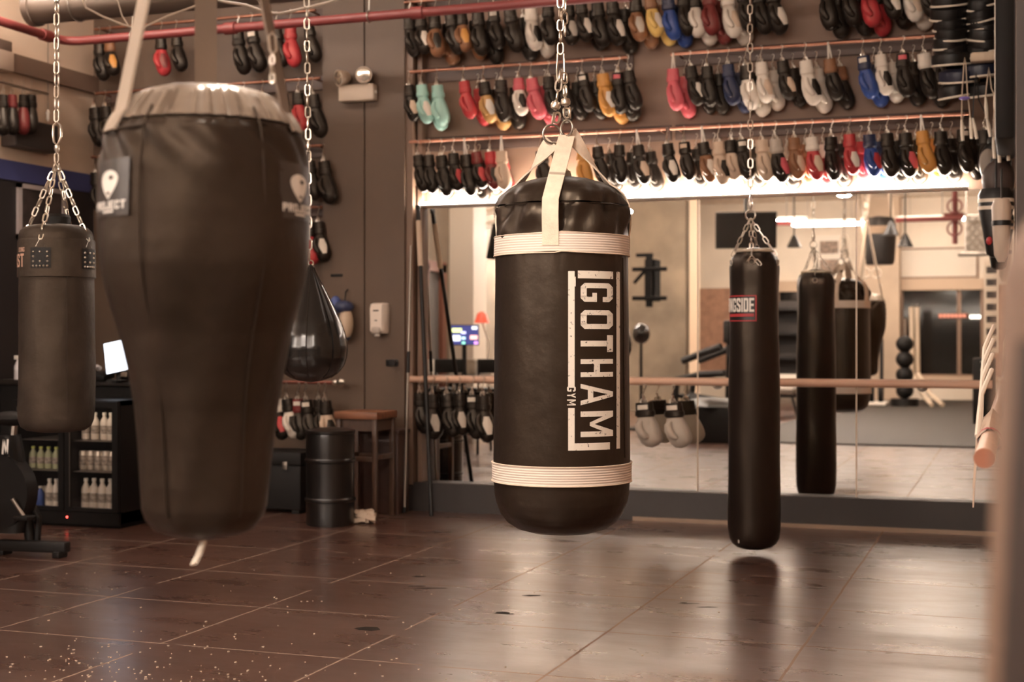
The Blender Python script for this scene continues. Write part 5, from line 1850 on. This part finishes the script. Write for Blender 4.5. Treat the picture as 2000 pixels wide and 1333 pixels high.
for k, (x, z, a_, b_, colr) in enumerate(((.13, .09, .07, .035, (.9, .9, .95)), (-.11, .06, .13, .05, (.75, .85, .3)), (.12, -.03, .10, .05, (1, .45, .4)), (-.02, .03, .06, .03, (.6, .6, 1)), (-.02, -.04, .05, .03, (.5, .8, .95)), (-.12, -.04, .11, .07, (.75, .8, 1)), (.15, -.10, .05, .03, (.7, .3, .9)), (-.02, -.10, .04, .025, (.3, .9, .6)))):
    obj('screen_tile', MB().box((x, .0205, .39 + h / 2 + z), (a_, .003, b_)), lamp_mat(f'tile_glow_{k}', colr, 1.2), t)
obj('stand', MB().cyl((0, 0, .0), (0, 0, .40), .03, 10).cyl((0, 0, 0), (0, 0, .015), .12, 20), BLACKM, t)
for i, (px, l) in enumerate(((862, 'black bar chair tucked at the desk, nearest the white pillar'), (945, 'black bar chair in front of the coloured monitor'))):
    a = V(px, 760, 16.4)
    t = thing('bar_chair', l, 'chair', (a.x, a.y, 0), (0, 0, -.9), 'black bar chairs at the desk')
    obj('seat', MB().box((0, 0, .72), (.40, .38, .05), None, .015), BLACK, t)
    obj('backrest', MB().box((0, .18, 1.0), (.38, .03, .16), None, .012), BLACK, t)
    for x in (-.18, .18):
        obj('back_post', MB().cyl((x, .18, .72), (x, .19, 1.08), .014, 8), BLACKM, t)
        for y in (-.16, .18):
            obj('leg', MB().cyl((x, y, .70), (x * 1.15, y * 1.15, 0), .016, 8), BLACKM, t)
    obj('footrest', MB().tube([(-.19, -.17, .3), (.19, -.17, .3), (.19, .19, .3), (-.19, .19, .3)], .012, 6, closed=True), BLACKM, t)
for i, (px, py, sx_, m, l) in enumerate(((950, 690, .22, PLASTW, 'white cardboard box on the black desk'), (835, 732, .18, PLASTW, 'small white box on the desk end'), (948, 650, .14, mat('beige_box', (.5, .4, .3), .6), 'beige parcel on the black desk beside the monitor'))):
    a = V(px - 22 * (i == 2), py, 18.2 + .35 * (i == 2))
    t = thing('storage_box', l, 'box', (a.x, a.y, .84 + (.0 if i else 0)))
    obj('box_body', MB().box((0, 0, .09), (sx_, sx_ * 1.2, .18), None, .004), m, t)
    obj('box_lid', MB().box((0, 0, .19), (sx_ + .01, sx_ * 1.2 + .01, .03), None, .004), m, t)
a = V(948, 605, 18.6)
t = thing('desk_lamp', 'white desk lamp with a red-lit shade behind the monitor', 'lamp', (a.x, a.y, .84))
obj('lamp_arm', MB().tube([(0, 0, 0), (.05, 0, .4), (-.05, 0, .72)], .012, 6), PLASTW, t)
obj('lamp_shade', MB().lathe([(.10, -.02), (.06, .1), (.02, .13)], 16, (-.05, 0, .70)), mat('shade_red', (.5, .08, .05), .5, emit=(1, .12, .06), estr=.25), t)
obj('base', MB().cyl((0, 0, 0), (0, 0, .02), .09, 16), PLASTW, t)

# pull-up rack on the stained pillar
a = V(1268, 550, 23.6)
t = thing('wall_rack', 'black steel pull-up rack bolted to the stained concrete pillar', 'rack', (a.x, a.y, 0))
dz0, dz1 = ZZ(600, 23.6), ZZ(495, 23.6)
BLACK_ = BLACK
BLACK = mat('dead_black_paint', (.005, .004, .0035), .9, spec=.1)
obj('upright', MB().b2((-.05, -.04, dz0), (.05, .04, dz1)), BLACK, t)
for z, n in ((ZZ(526, 23.6), 0), (ZZ(583, 23.6), 1)):
    obj('cross_bar', MB().cyl((-.28, .02, z), (.30, .02, z), .035, 10), BLACK, t)
obj('top_arm', MB().b2((-.22, -.03, dz1 - .06), (.06, .03, dz1)), BLACK, t)
obj('brace', MB().cyl((-.26, 0, ZZ(553, 23.6)), (-.02, 0, ZZ(522, 23.6)), .03, 8), BLACK, t)
obj('wall_plate', MB().b2((-.09, -.42, dz0 + .1), (.09, -.04, dz1 - .1)), BLACK, t)
BLACK = BLACK_
# speed ball stand near the pillar
a = V(1252, 652, 20.5)
t = thing('speed_ball', 'shiny dark ball on a slim floor stand before the stained pillar', 'punching ball', (a.x, a.y, 0))
obj('stand_pole', MB().cyl((0, 0, .03), (0, 0, a.z - .1), .022, 10), BLACKM, t)
obj('stand_base', MB().lathe([(.24, 0), (.24, .03), (.05, .06), (.001, .06)], 24), BLACKM, t)
obj('ball', MB().ell((0, 0, a.z), (.13, .13, .15), 20, 12), GLOSSY, t)
# cardio machine
a = V(1395, 680, 21.5)
t = thing('stepper_machine', 'black cardio machine with handlebars behind the slim bag', 'exercise machine', (a.x, a.y, 0), (0, 0, .3))
obj('console', MB().box((.28, 0, 1.42), (.12, .30, .34), None, .03), BLACK, t)
obj('main_column', MB().tube([(.25, 0, .1), (.28, 0, .8), (.28, 0, 1.3)], .07, 10), BLACK, t)
for y in (-.25, .25):
    obj('handlebar', MB().tube([(.25, y, 1.2), (.0, y, 1.12), (-.4, y, .98)], .055, 8), BLACK, t)
    obj('side_rail', MB().tube([(.3, y, .8), (-.1, y, .78), (-.5, y, .70), (-.55, y, .2)], .05, 8), BLACK, t)
    obj('pedal_arm', MB().tube([(.2, y * .7, .35), (-.5, y * .7, .45)], .04, 8), BLACK, t)
obj('base', MB().box((0, 0, .08), (1.2, .55, .14), None, .03), BLACK, t)
obj('status_light', MB().ell((.35, .05, 1.3), (.02, .02, .02), 10, 6), lamp_mat('blue_led', (.15, .25, 1), 5), t)
a = V(1395, 862, 18.1)
t = thing('plyo_box', 'black jump box with rounded lid standing on the tile floor', 'box', (a.x, a.y, 0))
obj('box_body', MB().b2((-.30, -.3, 0), (.30, .3, .46), .01), BLACK, t)
obj('box_lid', MB().lathe([(.42, 0), (.36, .06), (.2, .10), (.001, .11)], 4, (0, 0, .46)), mat('lid_dark', (.03, .024, .02), .5), t).rotation_euler = (0, 0, 0)
# things before the far windows
for i, (px, w_, l) in enumerate(((1543, .55, 'dark shelving unit in front of the far window behind the slim bag'),)):
    a = V(px, 760, 29.)
    t = thing('shelving_unit', l, 'shelf', (a.x, a.y, 0))
    for x in (-w_, w_):
        obj('upright', MB().b2((x - .03, -.25, 0), (x + .03, .25, 2.1)), BLACKM, t)
    for z in (.3, .9, 1.4, 1.9):
        obj('shelf', MB().b2((-w_, -.25, z), (w_, .25, z + .05)), BLACKM, t)
    obj('back_panel', MB().b2((-w_, -.27, .1), (w_, -.25, 2.1)), mat('back_panel_dark', (.03, .022, .018), .6), t)
a = V(1535, 800, 24.)
t = thing('weight_bench', 'low grey bench on the mat with a white sign card on it', 'bench', (a.x, a.y, .02))
obj('pad', MB().box((0, 0, .42), (.40, 1.1, .10), None, .03), mat('bench_grey', (.12, .09, .07), .6), t)
for y in (-.4, .4):
    obj('leg', MB().tube([(-.25, y, 0), (-.15, y, .38), (.15, y, .38), (.25, y, 0)], .025, 8), BLACKM, t)
a = V(1537, 738, 24.)
t = thing('card_sign', 'small white card sign standing on the grey bench', 'sign', (a.x, a.y, .49))
obj('card', MB().box((0, 0, .13), (.32, .02, .20)), PLASTW, t)
obj('card_foot', MB().box((0, 0, .015), (.2, .1, .03)), PLASTW, t)
# suspension trainer straps
a = V(1700, 390, 21.0)
t = thing('suspension_trainer', 'cream suspension straps with ring handles hanging before the tan pillar', 'straps', a)
for px0, px1, y1 in ((1672, 1690, 525), (1684, 1712, 525), (1673, 1675, 560)):
    p0, p1 = V(px0, 380, 21.0) - a, V(px1, y1, 21.0) - a
    obj('hanging_strap', MB().ribbon([p0 + Vector((0, 0, .6)), p0, p1], (1, 0, 0), .035, .008), STRAPW, t)
    obj('handle', MB().tube([p1 + Vector((.07 * math.cos(q), 0, -.07 + .07 * math.sin(q))) for q in [2 * PI * k / 16 for k in range(16)]], .012, 6, closed=True), HAND, t)
a = V(1650, 385, 20.5)
t = thing('chain_pull', 'white ring handle on a chain before the far wall', 'chain', a)
p1 = V(1649, 490, 20.5) - a
chain_links(t, Vector((0, 0, .5)), p1 + Vector((0, 0, .3)), .06, .04, .006)
obj('ring', MB().tube([p1 + Vector((.06 * math.cos(q), 0, .1 + .13 * math.sin(q))) for q in [2 * PI * k / 16 for k in range(16)]], .014, 6, closed=True), HAND, t)
# hung bag on the tan pillar
a = V(1717, 465, 25.5)
t = thing('hung_bag', 'dark short bag with tan band hung high before the tan pillar', 'punching bag', a)
obj('bag_body', MB().lathe([(.24, -.48), (.27, -.42), (.30, .05), (.30, .22), (.24, .36), (.001, .40)], 24), mat('hung_bag_dark', (.02, .016, .014), .5), t)
obj('tan_band', MB().lathe([(.305, .06), (.307, .2)], 24, cap=False), mat('tan_band_cloth', (.40, .28, .19), .7), t)
for s in (-1, 1):
    obj('hanging_strap', MB().ribbon([(s * .26, 0, .2), (s * .18, 0, .8), (s * .05, 0, 1.4)], (1, 0, 0), .07, .01), STRAPW, t)
# pendant lamps
for i, (px, py, dv, l) in enumerate(((1551, 470, 25, 'dark cone pendant lamp before the white wall by the slim bag'), (1768, 468, 23, 'dark cone pendant lamp before the far window'), (1740, 445, 22, 'dark cone pendant lamp close to the tan pillar'))):
    a = V(px, py, dv)
    t = thing('pendant_lamp', l, 'lamp', a, group='cone pendant lamps')
    obj('lamp_shade', MB().lathe([(.13, -.12), (.04, .07), (.02, .10), (.001, .10)], 20), BLACKM, t)
    obj('hanging_cord', MB().cyl((0, 0, .1), (0, 0, CEIL - a.z), .012, 6), BLACK, t)
# tower of medicine balls, battle ropes
a = V(1767, 790, 27.5)
t = thing('ball_tower', 'dark bumpy tower of stacked exercise balls before the tan pillar', 'ball rack', (a.x, a.y, .02))
for k in range(4):
    obj('ball', MB().ell((0, 0, .30 + k * .30), (.17, .17, .16), 16, 10), BLACK, t)
obj('stand_pole', MB().cyl((.0, -.17, 0), (.0, -.17, 1.7), .03, 8), STEEL_D, t)
obj('base', MB().cyl((0, 0, 0), (0, 0, .14), .26, 20), BLACKM, t)
for i, px in enumerate((1780, 1791)):
    a, b, c = V(px, 600, 28.5), V(px + 2, 730, 28.5), V(px + 40 + 10 * i, 792, 27.0)
    t = thing('battle_rope', f'thick cream rope hung before the far window, {"nearest the ball tower" if i == 0 else "nearest the mullion"}', 'rope', (c.x, c.y, 0))
    o0 = Vector((c.x, c.y, 0))
    obj('rope_body', MB().tube([a - o0, b - o0, (b - o0).lerp(Vector((0, 0, .06)), .5) - Vector((0, 0, .1)), Vector((0, 0, .06))], .045, 8), mat('battle_rope_cream', (.60, .48, .36), .8, bump=.5, bscale=40), t)
    obj('hanging_hook', MB().cyl(a - o0, a - o0 + Vector((0, -.3, .05)), .02, 8), BLACKM, t)
a = V(1708, 790, 27.6)
t = thing('cable_machine', 'low cable machine with pale floor frame before the tan pillar', 'exercise machine', (a.x, a.y, .02))
obj('floor_frame', MB().tube([(-.3, .3, .05), (.22, .3, .05), (.22, -.3, .05), (-.3, -.3, .05)], .035, 8, closed=True), PLASTW, t)
for x in (-.28, -.1, .08):
    obj('weight_plate', MB().cyl((x, 0, .28), (x + .08, 0, .28), .22, 20), BLACK, t)
obj('upright', MB().b2((.10, -.05, .05), (.17, .05, 1.3)), BLACKM, t)
# valve cluster, second pipe run, sprinkler pipes
for i, (y, z, px0, px1, r_, l) in enumerate(((-6.9, 3.50, 1500, 1880, .045, 'dark red pipe run across the room before the far windows'), (-2.0, 3.62, 1760, 1930, .06, 'broad red pipe run close under the ceiling above the mat'))):
    dv = 2 * DM - y
    x0, x1 = XonY(px0, dv), XonY(px1, dv)
    t = thing('sprinkler_pipe', l, 'pipe', (x0, y, z))
    obj('pipe_run', MB().cyl((0, 0, 0), (x1 - x0, 0, 0), r_, 12), REDPIPE, t)
    for q in (.1, .5, .9):
        obj('hanging_rod', MB().cyl(((x1 - x0) * q, 0, 0), ((x1 - x0) * q, 0, CEIL - z), .01, 6), STEEL_D, t)
a = V(1865, 435, 26.5)
t = thing('valve_cluster', 'red sprinkler valve cluster with two wheels by the lattice cage', 'valve', a)
obj('valve_body', MB().cyl((0, 0, -.4), (0, 0, .75), .05, 10).cyl((-.2, 0, .12), (.16, 0, .12), .06, 10), REDPIPE, t)
for z in (-.12, .3):
    obj('valve_wheel', MB().tube([(.13 * math.cos(q), .1, z + .13 * math.sin(q)) for q in [2 * PI * k / 16 for k in range(16)]], .018, 6, closed=True), REDPIPE, t)
obj('hanging_rod', MB().cyl((0, 0, .7), (0, 0, CEIL - a.z), .02, 6), STEEL_D, t)
# lattice cage
a = V(1915, 455, 22.5)
t = thing('wire_cage', 'grey lattice wire cage on a beam hung near the side wall', 'cage', a)
w, h = .24, .30
obj('cage_frame', MB().b2((-w, -.02, -h), (-w + .03, .02, h)).b2((w - .03, -.02, -h), (w, .02, h)).b2((-w, -.02, h - .03), (w, .02, h)), STEEL_D, t, smooth=False)
mb = MB()
for k in range(-3, 7):
    for s in (1, -1):
        x0 = -w + k * .12
        x1 = x0 + 2 * h * .8
        p, q = Vector((x0 * s, 0, -h)), Vector((x1 * s, 0, h))
        lo, hi = 0, 1
        dx = q.x - p.x
        ts = sorted([(-w - p.x) / dx, (w - p.x) / dx])
        lo, hi = max(0, ts[0]), min(1, ts[1])
        if hi > lo:
            mb.cyl(p.lerp(q, lo), p.lerp(q, hi), .009, 5)
obj('wire_lattice', mb, STEEL_D, t)
obj('cage_back', MB().b2((-w, -.2, -h), (w, -.18, h)), mat('cage_back_grey', (.24, .20, .16), .6), t, smooth=False)
obj('beam', MB().b2((-w - .1, -.22, -h - .06), (w + .05, .06, -h), .01), STEEL_D, t)
obj('hanging_rod', MB().cyl((-w + .02, -.1, h), (-w + .02, -.1, CEIL - a.z), .012, 6).cyl((w - .02, -.1, h), (w - .02, -.1, CEIL - a.z), .012, 6), STEEL_D, t)
# banner with dark pictures
a = V(1937, 690, 21.0)
t = thing('banner', 'tall narrow white banner with dark pictures standing by the side wall', 'banner', (a.x, a.y, 0))
zt_, zb_ = ZZ(508, 21.), ZZ(690, 21.)
obj('banner_sheet', MB().b2((-.11, -.01, zb_), (.11, .01, zt_)), mat('banner_white', (.72, .62, .50), .6), t, smooth=False)
for k in range(7):
    z = zt_ - .10 - k * (zt_ - zb_ - .1) / 7
    obj('dark_picture', MB().b2((-.075, .010, z - .10), (.075, .014, z)), mat('banner_picture_dark', (.04, .03, .025), .6, var=.8, vscale=25), t, smooth=False)
obj('banner_stand', MB().b2((-.14, -.15, 0), (.14, .15, .03)).cyl((0, -.03, .03), (0, -.03, zt_), .012, 8), BLACKM, t)
a = V(1925, 760, 21.5)
t = thing('amplifier_case', 'dark case with small pale labels standing under the banner', 'case', (a.x - .02, a.y - .35, 0))
obj('case_body', MB().b2((-.17, -.2, 0), (.17, .2, 1.02), .01), BLACK, t)
for z in (.86, 1.0 - .02):
    obj('pale_label', MB().b2((-.05, .2, z - .03), (.07, .205, z)), PLASTW, t)
# sign lights in the night windows
a = V(1866, 619, 31.4)
t = thing('shop_sign', 'dim red lit sign across the street window', 'sign', (a.x, YB + .03, a.z))
obj('sign_board', MB().b2((-.30, -.02, -.05), (.30, .0, .05)), mat('sign_dim', (.20, .07, .05), .5), t)
for k in range(7):
    obj('sign_glow', MB().b2((-.28 + k * .08, 0, -.03), (-.23 + k * .08, .01, .03)), lamp_mat('red_sign_glow', (1, .35, .22), .7), t)
a = V(1908, 621, 31.4)
t = thing('window_light', 'small white lit panel in the far window', 'light', (a.x, YB + .03, a.z))
obj('light_panel', MB().b2((-.11, 0, -.035), (.11, .012, .035)), lamp_mat('white_panel_glow', (1, .9, .75), 2.), t)
obj('panel_back', MB().b2((-.12, -.02, -.045), (.12, 0, .045)), BLACK, t)
# poster and board on the white wall
a = V(1620, 500, 31.2)
t = thing('wall_poster', 'white poster with small dark print on the far white wall', 'poster', (a.x, YB + .003, a.z))
obj('poster_sheet', MB().b2((-.32, 0, -.45), (.32, .01, .45)), mat('poster_white', (.78, .70, .60), .6), t, smooth=False)
for z, m_ in ((.18, 'poster_print_grey'), (-.22, 'poster_print_brown')):
    obj('poster_print', MB().b2((-.2, .01, z - .14), (.2, .013, z + .14)), mat(m_, (.28, .20, .15), .6, var=.6, vscale=14), t, smooth=False)
a = V(1820, 515, 31.3)
t = thing('wall_board', 'large pale framed panel above the far window', 'panel', (a.x, YB + .003, 2.93))
obj('panel_sheet', MB().b2((-.95, 0, -.28), (.95, .015, .30)), mat('panel_pale', (.66, .58, .48), .5), t, smooth=False)
obj('panel_frame', MB().b2((-1.0, 0, .30), (1.0, .03, .34)).b2((-1.0, 0, -.32), (1.0, .03, -.28)).b2((-1.0, 0, -.28), (-.95, .03, .30)).b2((.95, 0, -.28), (1.0, .03, .30)), M_FR, t, smooth=False)

# ------------------------------------------------------------------ litter and chips on the floor


def fl(px, py):
    d = EYE * FPX / (py - HZ)
    return P(px, py, d)


mb = MB()
sp = [(R.gauss(270, 130), 1333 - abs(R.gauss(0, 38))) for _ in range(110)] + [(R.uniform(60, 900), R.uniform(1110, 1330)) for _ in range(55)] + [(R.uniform(900, 1500), R.uniform(1130, 1330)) for _ in range(24)]
sp += [(95, 1213), (157, 1206), (600, 1176), (589, 1176), (611, 1175), (402, 1215), (543, 1223), (613, 1239), (682, 1262), (638, 1300), (714, 1236), (717, 1240), (765, 1290), (690, 1100), (702, 1094), (458, 1245), (460, 1249), (446, 1274)]
for px, py in sp:
    if py < 1080:
        continue
    c = fl(px, py)
    r = R.uniform(.002, .0055)
    k = R.randint(4, 6)
    a0 = R.uniform(0, 6)
    ring = [(c.x + r * R.uniform(.6, 1.3) * math.cos(a0 + 2 * PI * i / k), c.y + r * R.uniform(.6, 1.5) * math.sin(a0 + 2 * PI * i / k)) for i in range(k)]
    mb.rings([[Vector((x, y, 0)) for x, y in ring], [Vector((x, y, .003)) for x, y in ring]])
o = tag(obj('crumbs', mb, mat('pale_paint_flakes', (.48, .37, .28), .8)), 'pale paint flakes and crumbs scattered over the concrete floor', 'debris', kind='stuff')
mb = MB()
for px, py, w, h in ((980, 1198, .040, .016), (996, 1200, .022, .006), (720, 1229, .06, .025), (840, 1150, .11, .006), (815, 1146, .05, .006), (1380, 1187, .05, .006), (1040, 1164, .05, .008), (1345, 1180, .06, .004), (818, 1127, .04, .010), (1335, 1178, .02, .005)):
    c = fl(px, py)
    pts = []
    for i in range(10):
        a = 2 * PI * i / 10
        u, v = w * math.cos(a) * R.uniform(.7, 1.2), h * math.sin(a) * R.uniform(.6, 1.2) * 2
        pts.append(Vector((c.x + CA * u - SA * v, c.y + SA * u + CA * v, .0008)))
    mb.add(pts, [tuple(range(10))])
o = obj('floor_chips', mb, mat('chipped_dark_concrete', (.02, .014, .010), .8, spec=.1))
o['kind'] = 'structure'
# ------------------------------------------------------------------ camera, world, view
cam = bpy.data.cameras.new('camera')
cam.sensor_width = 36
cam.lens = 36 * FPX / 2000
cam.shift_y = (HZ - 666.5) / 2000 * -1 * -1
cam.clip_start = .05
cam.dof.use_dof = True
cam.dof.focus_distance = 5.6
cam.dof.aperture_fstop = 2.8
co = bpy.data.objects.new('camera', cam)
co.location = (0, 0, EYE)
co.rotation_euler = (PI / 2, 0, YAW)
COL.objects.link(co)
S.camera = co

w = bpy.data.worlds.new('world')
S.world = w
w.use_nodes = True
w.node_tree.nodes['Background'].inputs[0].default_value = (.10, .07, .05, 1)
w.node_tree.nodes['Background'].inputs[1].default_value = .3

S.view_settings.view_transform = 'Standard'
S.view_settings.look = 'None'
S.view_settings.exposure = EXPOSURE
S.view_settings.gamma = 1
S.cycles.use_denoising = True
S.cycles.max_bounces = 10
S.cycles.diffuse_bounces = 5
S.cycles.glossy_bounces = 6
S.cycles.transparent_max_bounces = 12
S.cycles.sample_clamp_indirect = 6
S.cycles.blur_glossy = .6
